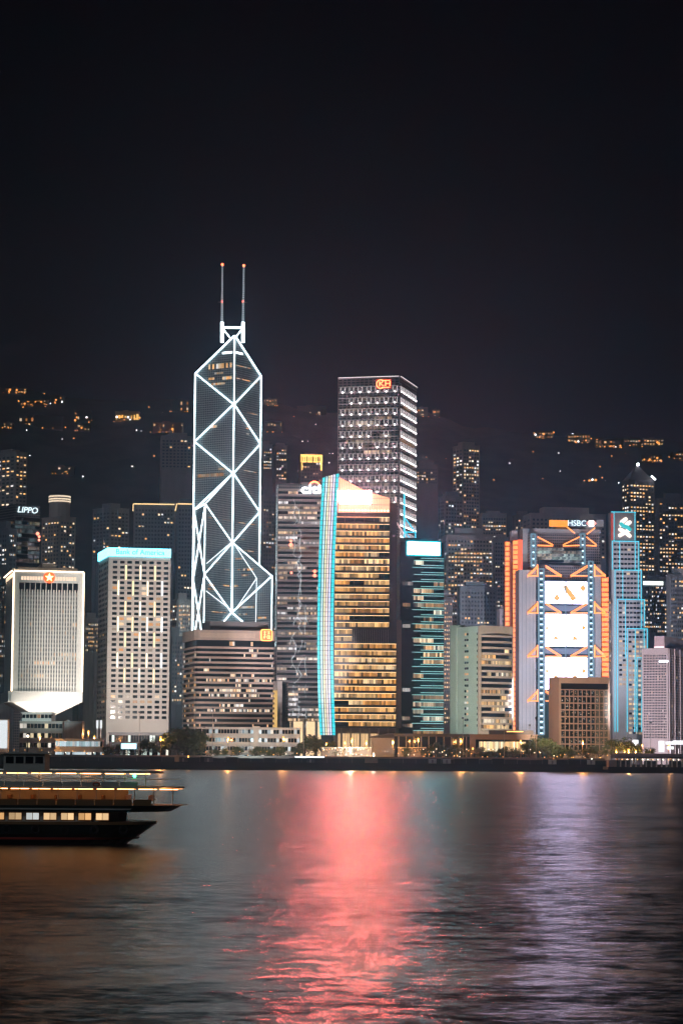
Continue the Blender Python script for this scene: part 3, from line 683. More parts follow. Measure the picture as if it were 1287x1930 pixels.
# ================================================================== GOLD-LIT TOWER WITH CURVED LED FIN
def gold_tower():
    b = Bld('gold_lit_tower', 'glass tower with golden lit floors, big glowing sign and curved cyan striped fin', 'office building', 626, 629, 747, 1300, 1560, 2, 938)
    w, d, h = b.w, 34.0, b.h
    zst = b.uv('R', 735, 1187)[1]; ur = b.uv('R', 734, 1100)[0]
    zb = b.uv('R', 640, 1372)[1]
    m = MB(); m.box(0, w, 0, d, zb, zst, 'darkgrey'); m.box(0, ur, 0.0, d, zst + .02, b.uv('R', 640, 964)[1], 'darkgrey'); b.part('frame', m)
    zt = b.uv('R', 640, 970)[1]; ph = 13.33 / F * 1560; n = int((zt - zb) / ph)
    GP = [(1, .47, .14), (1, .52, .17), (1, .57, .22), (1, .66, .34), (1, .42, .10)]
    lv0, lv1 = b.uv('R', 665, 1187), b.uv('R', 733, 1213)
    for i in range(n + 1):
        z = zt - (i + 1) * ph
        if z < zb - 1: break
        top = z + ph * .5 > zst
        ue = ur - .2 if top else w - .3
        inlv = lv1[1] - 1 < z + ph * .4 < lv0[1] + .5
        if inlv: ue = lv0[0] - .6
        # slab edge recess, glazing strip, row of ceiling light
        band(b, 'R', .3, ue, z + .25, z + ph * .62, 1.25, .35, 0.93 if i != 5 else .6, .6, 1.15, GP, chunk=7)
        m = MB(); b.bx(m, 'R', .2, ue, z + ph * .64, z + ph * .70, .02, .55, 'ceil_gold'); b.part('ceiling_light', m)
        m = MB(); b.bx(m, 'R', 0, ue + .2, z + ph * .72, z + ph * .985, .02, .7, 'darkgrey'); b.part('slab_edge', m)
    # louvred plant floor
    m = MB(); b.bx(m, 'R', lv0[0], lv1[0], lv1[1], lv0[1], .02, .4, 'black'); b.part('plant_floor', m)
    for u in spans(lv0[0], lv1[0], 20):
        m = MB(); b.bx(m, 'R', u - .22, u + .22, lv1[1], lv0[1], .42, 1.1, 'steel'); b.part('louvre', m)
    # mullions running through
    for k in range(1, 6):
        u = ur * k / 5.6; m = MB(); b.bx(m, 'R', u - .08, u + .08, lv0[1] + 1, zt, .7, .85, 'brown'); b.part('mullion', m)
    # sloping crown screen lit from behind
    q = [b.uv('R', 637, 966), b.uv('R', 734, 966), b.uv('R', 734, 939), b.uv('R', 690, 926), b.uv('R', 640, 900)]
    m = MB(); m.v += [(u, -.2, z) for u, z in q] + [(u, 6.0, z) for u, z in q]; nn = 5; k0 = m.m('crown')
    m.f.append(tuple(range(nn))); m.f.append(tuple(reversed(range(nn, 2 * nn))))
    for j in range(nn): m.f.append((j, j + nn, (j + 1) % nn + nn, (j + 1) % nn))
    m.mi += [k0] * len(m.f); m.c += [(0, 0, 0)] * len(m.f); b.part('crown_screen', m)
    u0, u1 = q[0][0], q[1][0]
    for t in range(30):
        u = u0 + (u1 - u0) * t / 29; xx = (u - u0) / (u1 - u0)
        ztop = (q[4][1] + (q[3][1] - q[4][1]) * xx / .54) if xx < .54 else (q[3][1] + (q[2][1] - q[3][1]) * (xx - .54) / .46)
        m = MB(); b.bx(m, 'R', u - .1, u + .1, q[0][1], ztop, .22, .6, 'brown'); b.part('crown_mullion', m)
    for y in (939, 951):
        m = MB(); z = b.uv('R', 640, y)[1]; b.bx(m, 'R', u0, u1, z - .12, z + .12, .62, .9, 'brown'); b.part('crown_rail', m)
    for t in range(16):
        u = u0 + (u1 - u0) * (t + .5) / 16; z = b.uv('R', 640, 962)[1]; m = MB(); m.ball(b.P('R', u, z, .9), .45, 'lampw_s'); b.part('spot_lamp', m)
    a, c = b.uv('R', 640, 925), b.uv('R', 699, 950)
    m = MB(); b.bx(m, 'R', a[0], c[0], c[1], a[1], 1.2, 2.0, 'bigsign'); sg = b.part('roof_sign', m)
    m = MB(); b.bx(m, 'R', a[0] - .4, c[0] + .4, c[1] - .4, a[1] + .4, .92, 1.18, 'steel'); m.build('sign_frame', sg)
    # dark side return and the entrance hall
    m = MB(); m.box(w + .02, w + 3.0, 1.0, d, zb, zst + 6, 'brown'); m.box(ur + .02, w, 2.0, d, zst + .04, zt + 8, 'darkgrey'); b.part('side_core', m)
    m = MB(); m.box(1, w, 6, d, 0, zb - .02, 'brown'); b.part('entrance_wall', m)
    m = MB(); b.bx(m, 'R', 3.0, w * .72, 1.2, zb - 3.5, -5.9, -5.6, 'hall'); hg = b.part('entrance_glazing', m)
    for u in spans(3, w * .72, 14):
        m = MB(); b.bx(m, 'R', u - .1, u + .1, 1.2, zb - 3.5, -5.58, -5.3, 'brown'); m.build('mullion', hg)
    for z in (4, 7, 10):
        m = MB(); b.bx(m, 'R', 3, w * .72, z - .08, z + .08, -5.28, -5.1, 'brown'); m.build('transom', hg)
    for u in spans(2, w - 2, 6):
        m = MB(); m.box(u - .5, u + .5, .5, 1.6, 0, zb - .02, 'tan'); b.part('entrance_column', m)
    # the fin: a curved ribbon of glass carrying lines of light
    prof = [(893, 608, 638), (950, 605, 635), (1000, 602.5, 632.5), (1060, 600.5, 630), (1120, 599, 628.5), (1180, 598, 627.5), (1240, 598, 627.5), (1300, 599, 628.5), (1340, 600.5, 629.5), (1386, 603, 631)]
    def fp(f, i, o):
        y, xa, xb = prof[i]; u, z = b.uv('R', xa + (xb - xa) * f, y + (8 * (1 - f) if i == 0 else 0)); return Vector(b.P('R', u, z, o))
    m = MB()
    for i in range(len(prof) - 1):
        pa, pb, pc, pd = fp(0, i + 1, 2), fp(1, i + 1, 2), fp(1, i, 2), fp(0, i, 2); bk = Vector((0, 1.0, 0))
        m.hexa([pa, pb, pb + bk, pa + bk, pd, pc, pc + bk, pd + bk], 'finglass')
    fin = b.part('curved_fin', m)
    for f, k, r in ((.04, 'fin_cyan', .55), (.12, 'fin_cyan', .35), (.26, 'fin_ice', .5), (.42, 'fin_cream', .5), (.57, 'fin_rose', .5), (.73, 'fin_lilac', .5), (.87, 'fin_cyan', .35), (.96, 'fin_cyan', .6)):
        m = MB()
        for i in range(len(prof) - 1): m.tube(fp(f, i, 2.35), fp(f, i + 1, 2.35), r, k, 5, caps=False)
        m.build('light_line', fin)
    zt_, zb_ = fp(.5, 0, 2).z, fp(.5, len(prof) - 1, 2).z; ns = 54
    for s_ in range(ns):
        z = zb_ + (zt_ - zb_) * (s_ + .5) / ns
        for i in range(len(prof) - 1):
            if fp(.5, i + 1, 2).z <= z <= fp(.5, i, 2).z:
                t = (fp(.5, i, 2).z - z) / (fp(.5, i, 2).z - fp(.5, i + 1, 2).z)
                l, r_ = fp(0, i, 2).lerp(fp(0, i + 1, 2), t), fp(1, i, 2).lerp(fp(1, i + 1, 2), t)
                m = MB(); m.box(l.x, r_.x, -3.0, -2.85, z - .1, z + .1, 'black'); m.build('transom', fin); break
M['ceil_gold'] = emit('ceiling_gold', (1, .60, .28), 2.2, False); M['crown'] = emit('crown_glow', (1, .34, .19), 2.4)
M['bigsign'] = emit('big_red_sign', (1.0, .20, .18), 330.0); M['lampw_s'] = emit('small_white_lamp', (1, .85, .62), 5.0)
M['hall'] = emit('entrance_hall', (1, .62, .30), .85); M['finglass'] = emit('fin_glass_glow', (.30, .50, .52), .16)
for k, c, s in (('fin_cyan', (.03, .55, .62), 1.5), ('fin_ice', (.50, .80, .85), 1.4), ('fin_cream', (.85, .82, .55), 1.2), ('fin_rose', (1, .75, .72), 1.3), ('fin_lilac', (.66, .70, 1.0), 1.4)):
    M[k] = emit(k, c, s)
gold_tower()

# ================================================================== DARK TOWER WITH CYAN LINES
def cyan_line_tower():
    b = Bld('cyan_line_tower', 'dark teal glass tower with cyan floor lines, cyan roof sign and cyan mast', 'office building', 741, 753.5, 836, 1340, 1600, 14, 1018)
    w, d, h = b.w, b.d, b.h
    zb = 1.0; b.body('tealglass', 0, h - 1)
    m = MB(); a = b.uv('L', 742, 1200)[0]; zc = b.uv('L', 747, 1014)[1]
    m.prism([(-.3, 1.5), (-.3, d), (-1.6, d - 2), (-2.2, d * .5), (-1.6, 3)][::-1], 0, zc, 'green'); b.part('curved_pylon', m)
    zt = b.uv('R', 790, 1052)[1]; ph = 13.35 / F * 1604; n = int((zt - 2) / ph)
    ul, um, ur = b.uv('R', 776, 1200)[0], b.uv('R', 789, 1200)[0], w - .2
    for i in range(n + 1):
        z = zt - i * ph; lowr = i > 17
        litp = (.25, .35, .1, .5, .85, .25, .55, .6, .4, .95, .4, .1, .6, .3, .5, .1, .5, .1, .75, .7, .6, .35, .5, .8, .7, .6)[min(25, i)]
        band(b, 'R', ul + 1, ur, z - ph * .95, z - ph * .35, 1.3, .12, litp, .25, .95, [(1, .64, .32), (1, .74, .46), (.95, .88, .66), (1, .56, .24)], chunk=5, dark='tealglass')
        band(b, 'R', 1.5, ul + .6, z - ph * .9, z - ph * .4, 1.6, .1, litp * .35, .15, .5, chunk=3, dark='tealglass')
        strip(b, 'floor_light', 'R', um + 1.2, z - ph * .02, ur, z - ph * .02, .17, 'aqua', .5)
        strip(b, 'floor_light', 'R', ul + (0 if i % 2 else 1.0), z - ph * .33, ur, z - ph * .33, .17, 'aqua', .5)
    u0, z1 = b.uv('R', 767, 1021); u1, z0 = b.uv('R', 828, 1047)
    m = MB(); b.bx(m, 'R', u0 - .9, u1 + .9, z0 - 1.0, z1 + 1.0, .3, .9, 'cyanedge'); sg = b.part('sign_frame', m)  # frame glows itself in place of cyan light spilling from the sign
    m = MB(); b.bx(m, 'R', u0, u1, z0, z1, .92, 1.2, 'cyansign'); m.build('sign_panel', sg)
    for (x, k, yt, yb) in ((765, 'cyan', 929, 1022), (748.5, 'mastrose', 935, 1024)):
        p, q = b.uv('R', x, yt), b.uv('R', x, yb); m = MB(); m.tube((p[0], 4, p[1]), (q[0], 4, q[1]), .55, k, 6); mast = b.part('mast', m)
        tips = ((x + 1, 975), (x + 21, 1002), (x, 1002)) if k == 'cyan' else ((x + 1, 982), (x + 16, 1006))
        for (xa, ya), (xb_, yb_) in zip(tips, tips[1:]):
            pa, pb = b.uv('R', xa, ya), b.uv('R', xb_, yb_); m = MB(); m.tube((pa[0], 4, pa[1]), (pb[0], 4, pb[1]), .4, k, 5); m.build('brace', mast)
        if k == 'cyan':
            pa, pb = b.uv('R', x + 21, 1000), b.uv('R', x + 21, 1020); m = MB(); m.tube((pa[0], 4, pa[1]), (pb[0], 4, pb[1]), .45, k, 5); m.build('brace', mast)
            pa, pb = b.uv('R', x + 1, 1000), b.uv('R', x + 12, 1016); m = MB(); m.tube((pa[0], 4, pa[1]), (pb[0], 4, pb[1]), .35, k, 5); m.build('brace', mast)
    m = MB(); m.box(3, w - 4, 3, d - 3, h - 1, h + 2, 'darkgrey'); b.part('plant_room', m)
M['cyanedge'] = emit('cyan_edge_glow', (.0, .42, .55), .6); M['cyansign'] = emit('cyan_white_sign', (.14, .80, .95), 26.0); M['mastrose'] = emit('rose_mast', (1, .66, .66), 1.0)
cyan_line_tower()

# ================================================================== SQUARE STEEL-GRID TOWER
def grid_tower():
    b = Bld('steel_grid_tower', 'tall square tower with steel grid facade, star-like lights and red rooftop logo', 'office building', 637, 751.5, 783, 850, 1850, 76, 712)
    w, d, h = b.w, b.d, b.h
    m = MB(); m.box(0, w, 0, d, 0, h, 'greyglass'); b.part('curtain_wall', m)
    for face, L, cols in (('L', d, 7), ('R', w, 7)):
        zs = [b.uv('L', 700, y)[1] for y in range(735, 1010, 21)]
        ph = (zs[0] - zs[-1]) / (len(zs) - 1)
        zr = [h - 1.5 - k * ph / 4 for k in range(66)]
        us = [L * (j + .45) / cols for j in range(cols)]
        for k, z in enumerate(zr):
            if z < 60: break
            m = MB(); t = .34 if k % 4 else .5
            b.bx(m, face, 0, L, z - t / 2, z + t / 2, .02, .7 if k % 4 else .95, 'gridsteel'); b.part('floor_rail', m)
        for j in range(cols * 2 + 1):
            u = L * j / (cols * 2); m = MB(); t = .32 if j % 2 else .22; b.bx(m, face, u - t, u + t, 0, h, .02, .6, 'gridsteel'); b.part('mullion', m)
        # lit storeys
        if face == 'L':
            for y, x0, x1, k in ((788, 705, 738, .5), (797, 652, 738, .55), (806, 652, 730, .25), (822, 652, 738, .42), (832, 652, 735, .6), (852, 686, 738, .8), (864, 662, 702, .7), (893, 730, 752, .6), (902, 660, 740, .4), (914, 690, 735, .4), (925, 660, 740, .45), (780, 660, 700, .22), (771, 650, 738, .15), (762, 660, 738, .12), (842, 660, 735, .2), (750, 660, 735, .12), (880, 655, 735, .15), (935, 710, 745, .5), (950, 735, 750, .4)):
                ua, ub = sorted((b.uv('L', x0, y)[0], b.uv('L', x1, y)[0])); z = b.uv('L', 700, y)[1]
                band(b, 'L', ua, ub, z - 1.3, z + 1.3, 1.5, .3, .85, .5 * k, 1.1 * k, [(1, .70, .46), (1, .78, .58), (1, .62, .42)])
        else:
            for i in range(9):
                z = random.uniform(h * .4, h * .95); band(b, 'R', 2, w - 2, z - 1.2, z + 1.2, 1.5, .3, .4, .2, .5)
        star = MB(); star.ball((0, 0, 0), .62, 'starlamp', 6, 4); sm = star.mesh('facade_light')
        ray_ = MB(); ray_.box(-.16, .16, -.16, .16, -2.2, 3.4, 'raylamp'); rm = ray_.mesh('light_ray')
        for r, z in enumerate(zs):
            for j, u in enumerate(us):
                if face == 'L' and random.random() < .05: continue
                o = link('facade_light', sm, b.root, loc=b.P(face, u, z - 1.4, 1.2))
                m = MB(); b.bx(m, face, u - 1.7, u - 1.45, z - 1.9, z + 2.4, .72, 1.0, 'raylamp'); b.bx(m, face, u + 1.45, u + 1.7, z - 1.9, z + 2.4, .72, 1.0, 'raylamp'); b.part('lit_bracket', m)
            m = MB(); b.bx(m, face, .5, L - .5, z - 2.0, z - 1.75, .97, 1.12, 'raydim'); b.part('lit_rail', m)
            m = MB(); b.bx(m, face, .5, L - .5, z + 2.6, z + 2.85, .97, 1.12, 'raydim'); b.part('lit_rail', m)
    m = MB(); m.box(-1.2, w, -1.2, d, h + .02, h + 1.2, 'gridsteel'); b.part('roof_edge', m)
    strip(b, 'roof_light', 'L', 0, h + 1.4, d, h + 1.4, .28, 'raylamp', 1.3); strip(b, 'roof_light', 'R', 0, h + 1.4, w, h + 1.4, .28, 'raylamp', 1.3)
    # logo: disc outline and letters
    u, z = b.uv('L', 724.5, 724); rot = (R(90), 0, R(-90))
    m = MB(); m.box(-1.6, -1.35, u - 5.6, u + 6.2, z - 3.6, z + 3.6, 'logo_back'); sg = b.part('roof_logo', m)
    for t in range(16):
        a0, a1 = math.pi * (.28 + 1.44 * t / 16), math.pi * (.28 + 1.44 * (t + 1) / 16); c = u + 2.4
        m = MB(); m.tube((-1.8, c - 3.2 * math.cos(a0), z + 3.2 * math.sin(a0)), (-1.8, c - 3.2 * math.cos(a1), z + 3.2 * math.sin(a1)), .42, 'logo', 5); m.build('logo_ring', sg)
    text('logo_lettering', 'KH', sg, (-1.85, u - .6, z), rot, 4.0, 'logo', .25, 0, .04, 1.25)
    for zz in (3.0, -3.0):
        m = MB(); m.tube((-1.8, u - 4.4, z + zz * .86), (-1.8, u + 2.0, z + zz * .86), .35, 'logo', 5); m.build('logo_bar', sg)
M['gridsteel'] = mat('grid_steel', (.44, .39, .42), .4, .2); M['starlamp'] = emit('star_lamp', (1.0, .93, .90), 8.0); M['raylamp'] = emit('ray_lamp', (1, .90, .90), 1.1); M['raydim'] = emit('ray_dim', (1, .88, .90), .42)
M['logo'] = emit('red_logo', (1.0, .22, .08), 4.5); M['logo_back'] = emit('logo_back_glow', (1.0, .07, .04), .5)
grid_tower()

# ================================================================== STEEL-TRUSS BANK WITH BIG SCREENS
def truss_bank():
    b = Bld('truss_bank', 'steel-framed bank with orange hanging trusses, ladder masts and blazing white screens', 'bank building', 953, 977, 1147, 1250, 1750, 7, 1000)
    w, d = b.w, b.d
    def q(x, y, o=0.0): u, z = b.uv('R', x, y, o); return u, z
    def pbox(nm, x0, y0, x1, y1, o0, o1, k, col=None, parent=None, zb=None):
        m = MB(); u0, z1 = q(x0, y0, o1); u1, z0 = q(x1, y1, o1)
        if zb is not None: z0 = zb
        b.bx(m, 'R', u0, u1, z0, z1, o0, o1, k, col); return m.build(nm, parent or b.root)
    pbox('glass_body', 1000, 1004, 1132, 1380, -40, -9, 'greyglass', zb=0)
    pbox('lower_body', 1013, 1090, 1120, 1380, -8.9, -2, 'tealglass', zb=0)
    pbox('service_core', 978, 1074, 1010, 1380, -20, 1.0, 'grey', zb=0)
    pbox('service_core', 985, 996, 1001, 1380, -32, -20.1, 'grey', zb=0)
    pbox('service_core', 1120, 1064, 1133, 1380, -20, -.5, 'grey', zb=0)
    for x in (984, 991, 998, 1004):
        pbox('cladding_joint', x, 1075, x + .7, 1380, 1.02, 1.08, 'darkgrey', zb=0)
    # orange service stacks, left face and right edge
    for x0, x1, yt, yb, o in ((952, 961, 1020, 1190, -28), (966.5, 976, 1018, 1378, -14), (1133.5, 1146.5, 1088, 1380, -12)):
        m = MB(); u0, z1 = q(x0, yt, o); u1, _ = q(x1, yt, o); z0 = q(x0, yb, o)[1]
        b.bx(m, 'R', u0, u1, z0, z1, o - 5, o - .4, 'redback'); st = b.part('service_stack', m)
        n = int((z1 - z0) / 3.4)
        cell = MB(); uu = (u1 - u0)
        cell.box(.15, uu - .15, -.3, .2, .5, 2.9, 'orangecell'); cm = cell.mesh('module')
        for i in range(n):
            link('module', cm, st, loc=(u0, -o, z0 + (z1 - z0) * i / n))
            if i % 2 == 0:
                m = MB(); m.tube((u0, -o - .5, z0 + (z1 - z0) * i / n), (u1, -o - .5, z0 + (z1 - z0) * (i + 1) / n), .16, 'orange', 4); m.build('brace', st)
    pbox('lit_shaft', 976.5, 1017, 984.5, 1094, -24, -21, 'redglow')
    pbox('shaft_wall', 961.5, 1024, 966, 1190, -28, -24, 'redback'); pbox('stair_head', 964, 1000, 975, 1018, -28, -22, 'pink')
    # ladder masts
    def mast(x0, x1, yt, yb, o):
        u0, z1 = q(x0, yt, o); u1, _ = q(x1, yt, o); z0 = max(0, q(x0, yb, o)[1])
        m = MB(); 
        for u in (u0 + .5, u1 - .5):
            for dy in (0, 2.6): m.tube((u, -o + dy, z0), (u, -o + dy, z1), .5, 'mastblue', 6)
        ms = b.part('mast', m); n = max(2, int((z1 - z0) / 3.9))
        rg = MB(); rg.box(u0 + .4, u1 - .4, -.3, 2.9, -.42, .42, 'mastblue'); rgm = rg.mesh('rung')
        lg = MB(); lg.box(u0 + 1.1, u1 - 1.1, 1.2, 1.6, -.2, .9, 'mastglow'); lgm = lg.mesh('lamp')
        for i in range(n + 1):
            z = z0 + (z1 - z0) * i / n; link('rung', rgm, ms, loc=(0, -o, z))
            if i < n: link('lamp', lgm, ms, loc=(0, -o, z + .6))
    mast(1000.5, 1010.5, 1006, 1068, -6); mast(1093.5, 1103.5, 1006, 1064, -6)
    mast(1014.5, 1026.5, 1072, 1385, 2.5); mast(1108.5, 1119.5, 1058, 1385, 2.5)
    # hanging trusses
    def truss(x0, y0, x1, y1, xm=None, o=3.2, r=.42):
        a, c = q(x0, y0, o), q(x1, y1, o); m = MB(); m.tube(b.P('R', *a, o), b.P('R', *c, o), r, 'orange', 6); b.part('truss_bar', m)
    for y in (1066, 1136, 1218, 1302):
        for (xa, xb_, s) in ((1013.5, 994, 1), (1028, 1058, 1), (1107, 1075, 1), (1120, 1141, 1)):
            truss(xa, y, xb_, y + 19); truss(xa, y + 3, xb_, y + 22, r=.25); truss(xa, y + 19.5, xb_, y + 19.5)
        for xa in (1012.8, 1120.5): truss(xa, y - 2, xa, y + 21, r=.5)
    for (xa, xb_) in ((1013, 1042), (1092, 1061), (1105, 1124)):
        truss(xa, 1012, xb_, 1027, o=-5); truss(xa, 1028, xb_, 1029, o=-5)
    for (xa, ya, xb_, yb) in ((1068, 993, 1083, 1005), (1121, 995, 1106, 1007)): truss(xa, ya, xb_, yb, o=-5)
    # screens made of panels, with the joints showing between them
    for s_, (y0, y1, rows, split) in enumerate(((1095, 1138.5, 5, 0), (1157, 1219, 6, 0), (1238.5, 1300, 6, 0))):
        u0, z1 = q(1027.5, y0, 1.5); u1, z0 = q(1106.5, y1, 1.5)
        m = MB(); b.bx(m, 'R', u0 - .3, u1 + .3, z0 - .3, z1 + .3, .6, 1.2, 'darkgrey'); scn = b.part('screen', m)
        for c in range(2):
            for r in range(rows):
                ua = u0 + (u1 - u0) * c / 2 + (.35 if c else 0); ub = u0 + (u1 - u0) * (c + 1) / 2 - (0 if c else .35)
                za = z0 + (z1 - z0) * r / rows; zb = z0 + (z1 - z0) * (r + 1) / rows - .4
                m = MB(); b.bx(m, 'R', ua, ub, za, zb, 1.22, 1.5, 'screen'); m.build('screen_panel', scn)
        def pict(pts):
            m = MB(); m.face([b.P('R', *q(x, y, 1.56), 1.56) for x, y in pts], 'screenorange'); m.build('screen_picture', scn)
        if s_ == 0:
            pict([(1060, 1106), (1067, 1102), (1087, 1128), (1078, 1134)]); pict([(1043, 1128), (1049, 1119), (1056, 1127), (1050, 1134)]); pict([(1092, 1108), (1099, 1101), (1105, 1110), (1098, 1116)])
        else:
            yb = y0 + (42 if s_ == 1 else 34)
            pict([(1041, yb + 8), (1047, yb - 2), (1054, yb + 7)]); pict([(1077, yb + 8), (1083, yb - 2), (1090, yb + 8)]); pict([(1096, y0 + 20), (1105, y0 + 26), (1097, y0 + 33)])
            pict([(1028, y0 + 22), (1036, y0 + 27), (1028, y0 + 31)])
    # dark frames between screens
    for y in (1146, 1227):
        pbox('truss_deck', 1027, y - 5, 1107, y + 6, -2, .5, 'mastpanel')
    pbox('screen_divider', 1064.8, 1095, 1067.2, 1290, 1.6, 2.0, 'mastblue')
    # banking floors up high
    for i in range(6):
        y = 1034 + i * 5.6; u0, z = q(1013, y, -8); u1, _ = q(1092, y, -8)
        band(b, 'R', u0, u1, z - 1.5, z, 1.4, -8.7, .75, .12, .55, [(1, .86, .68), (.9, .9, .85), (.7, .95, .9)])
    # sign slab on the roof
    pbox('roof_plant', 1005, 996, 1132, 1006, -36, -9.5, 'grey'); pbox('roof_frame', 1048, 990, 1130, 998, -26, -15, 'grey')
    sg = pbox('roof_sign', 1124, 979.5, 1137.5, 993.5, -14, -13, 'grey')
    pbox('sign_panel', 1035.5, 980, 1070, 993, -14, -12.6, 'signorange', parent=sg)
    pbox('sign_panel', 1070.3, 980, 1105, 993, -14, -13, 'mastpanel', parent=sg)
    u, z = q(1087, 986.5, -12.5); text('sign_lettering', 'HSBC', sg, (u, 12.4, z), (R(90), 0, 0), 4.0, 'signice', .2, 0, .02, 1.0)
    hx = [q(x, y, -12.5) for x, y in ((1105, 986.5), (1109.5, 981), (1119, 981), (1123.5, 986.5), (1119, 992), (1109.5, 992))]
    m = MB(); m.face([b.P('R', *p, -12.5) for p in hx], 'hexwhite'); m.build('sign_hexagon', sg)
    for pts in (((1105, 986.5), (1109.5, 981.5), (1109.5, 991.5)), ((1123.5, 986.5), (1119, 991.5), (1119, 981.5))):
        m = MB(); m.face([b.P('R', *q(x, y, -12.3), -12.3) for x, y in pts], 'hexred'); m.build('sign_triangle', sg)
M['redback'] = mat('red_panel', (.55, .14, .07), .5); M['orangecell'] = emit('orange_cell', (1, .22, .05), 2.4); M['redglow'] = emit('red_glow_wall', (1, .13, .05), 1.4)  # shaft wall glows by itself for the red light on it
M['mastblue'] = emit('blue_glow_steel', (.20, .38, .50), .6, False); M['mastglow'] = emit('mast_lamp', (.55, .85, 1.0), 2.2); M['mastpanel'] = mat('blue_grey_panel', (.13, .18, .26), .4)  # blue light on the mast steel is given as emission
M['screen'] = emit('white_screen', (.74, .66, 1.0), 13.0); M['screenorange'] = emit('screen_orange', (1.0, .46, .08), 1.1); M['signorange'] = emit('sign_orange', (1.0, .30, .03), 1.4)
M['signice'] = emit('sign_ice', (.75, .95, 1.0), 1.5); M['hexwhite'] = emit('hex_white', (1, .9, .88), 3.0); M['hexred'] = emit('hex_red', (1, .18, .14), 3.2)
truss_bank()
# ================================================================== STEPPED TOWER WITH CYAN OUTLINES
def stepped_tower():
    b = Bld('stepped_tower', 'slim stepped tower outlined in cyan tubes with a knotted white logo on top', 'office building', 1146, 1153, 1221, 1300, 1775, 4, 965)
    def q(x, y, o=0.0): return b.uv('R', x, y, o)
    tiers = [(1151, 1198, 965, 0.0, (1157, 1196.5)), (1153.5, 1204, 1020, 1.0, (1167.5, 1197.5)), (1158.5, 1209, 1074.5, 2.0, (1173.5, 1203)), (1163.5, 1215, 1130, 3.0, (1178.5, 1209)), (1181.5, 1220.5, 1185, 4.2, (1197, 1214)), (1200, 1222, 1240, 5.2, (1210,))]
    for i, (x0, x1, yt, o, xs) in enumerate(tiers):
        u0, z1 = q(x0, yt, o); u1 = q(x1, yt, o)[0]; z0 = 0.0
        zn = 0.0 if i else q(x0, 1019, 0)[1]
        m = MB(); b.bx(m, 'R', u0, u1, z0, z1, -10 + i * .8, o, 'tower_a' if i else 'tower_d'); tr = b.part('tier', m)
        zb = [1019, 1074, 1129, 1300, 1385, 1385][i]; zlo = q(x0, zb, o)[1]
        n = max(1, int((z1 - max(zlo, 3)) / 3.35)); us = spans(u0 + .8, u1 - .8, max(3, int((u1 - u0) / 2.6)))
        if i:
            ml, md = MB(), MB()
            for k in range(n):
                z = z1 - 2.4 - k * 3.35; low = z < 88
                for u in us:
                    on = random.random() < (.72 if low else .10)
                    b.bx(ml if on else md, 'R', u - .95, u + .95, z - .85, z + .6, o - .3, o + .08, 'lit' if on else 'glass', glow(.35, 1.0, [(1, .62, .3), (1, .72, .42), (1, .85, .66)]) if on else None)
            ml.build('lit_window', tr, 'stuff'); md.build('dark_window', tr, 'stuff')
        def ln(xa, ya, xb_, yb):
            a, c = q(xa, ya, o + .4), q(xb_, yb, o + .4); m = MB(); m.tube(b.P('R', *a, o + .4), b.P('R', *c, o + .4), .27, 'cyan', 5); m.build('light_tube', tr)
        ye = [1019, 1074, 1129, 1180, 1380, 1380][i]
        for x in xs: ln(x, yt, x - (0 if i < 4 else 1), ye if i != 3 else 1240)
        if i: ln(x0 + .3, yt, x0 + .3, 1380 if i in (2, 3, 4) else ye); ln(x1 - .3, yt, x1 - .3, ye)
        ln(x0, yt - .3, x1, yt + .4)
        if i == 0:
            m = MB(); a = q(1151, 968, .2); c = q(1156.6, 1018, .2); b.bx(m, 'R', a[0], c[0], c[1], a[1], .02, .2, 'redlitwall'); m.build('red_panel', tr)  # red light on the left face put in as a glowing panel
    for k in range(int(95 / 3.35)):
        z = 90 - k * 3.35; m = MB()
    # outer left wing with warm windows
    u0, z1 = q(1146, 1130, -3); m = MB(); b.bx(m, 'R', u0, u0 + 7, 0, z1, -20, -3, 'tower_b'); wg = b.part('wing', m)
    m = MB()
    for k in range(26):
        for j in range(2):
            if random.random() < .6: b.bx(m, 'R', u0 + 1 + j * 2, u0 + 2.5 + j * 2, z1 - 3 - k * 3.4, z1 - 1.6 - k * 3.4, -3, -2.9, 'lit', glow(.4, 1.0))
    m.build('lit_window', wg, 'stuff')
    # knotted logo
    lg = None
    for (xa, ya, xb_, yb, r, k) in ((1171.5, 984, 1179, 978.5, 1.15, 'logow'), (1180, 989, 1186.5, 984.5, 1.15, 'logow'), (1170, 990, 1171.5, 985.5, 1.0, 'logow'), (1168.5, 998, 1178, 1003, 1.1, 'logow'), (1185.5, 999, 1178, 1003, 1.1, 'logow'), (1168, 1009, 1178, 1003, 1.1, 'logow'), (1178, 1003, 1186.5, 1010, 1.1, 'logow'), (1170.5, 987.5, 1174, 991, 1.05, 'logot'), (1174, 991, 1182, 993.5, 1.05, 'logot'), (1182, 993.5, 1186.5, 998, 1.05, 'logot')):
        o = .9 if k == 'logow' else 1.9; a, c = q(xa, ya, o), q(xb_, yb, o); m = MB(); r *= 1.3; m.tube(b.P('R', *a, o), b.P('R', *c, o), r, k, 8); m.ball(b.P('R', *a, o), r * .99, k); m.ball(b.P('R', *c, o), r * .99, k); b.part('logo_stroke', m)
M['logow'] = emit('logo_white', (1, .86, .76), 1.5); M['logot'] = emit('logo_teal', (.03, .62, .66), .95); M['redlitwall'] = emit('red_glow_panel', (1, .10, .06), .42)
stepped_tower()

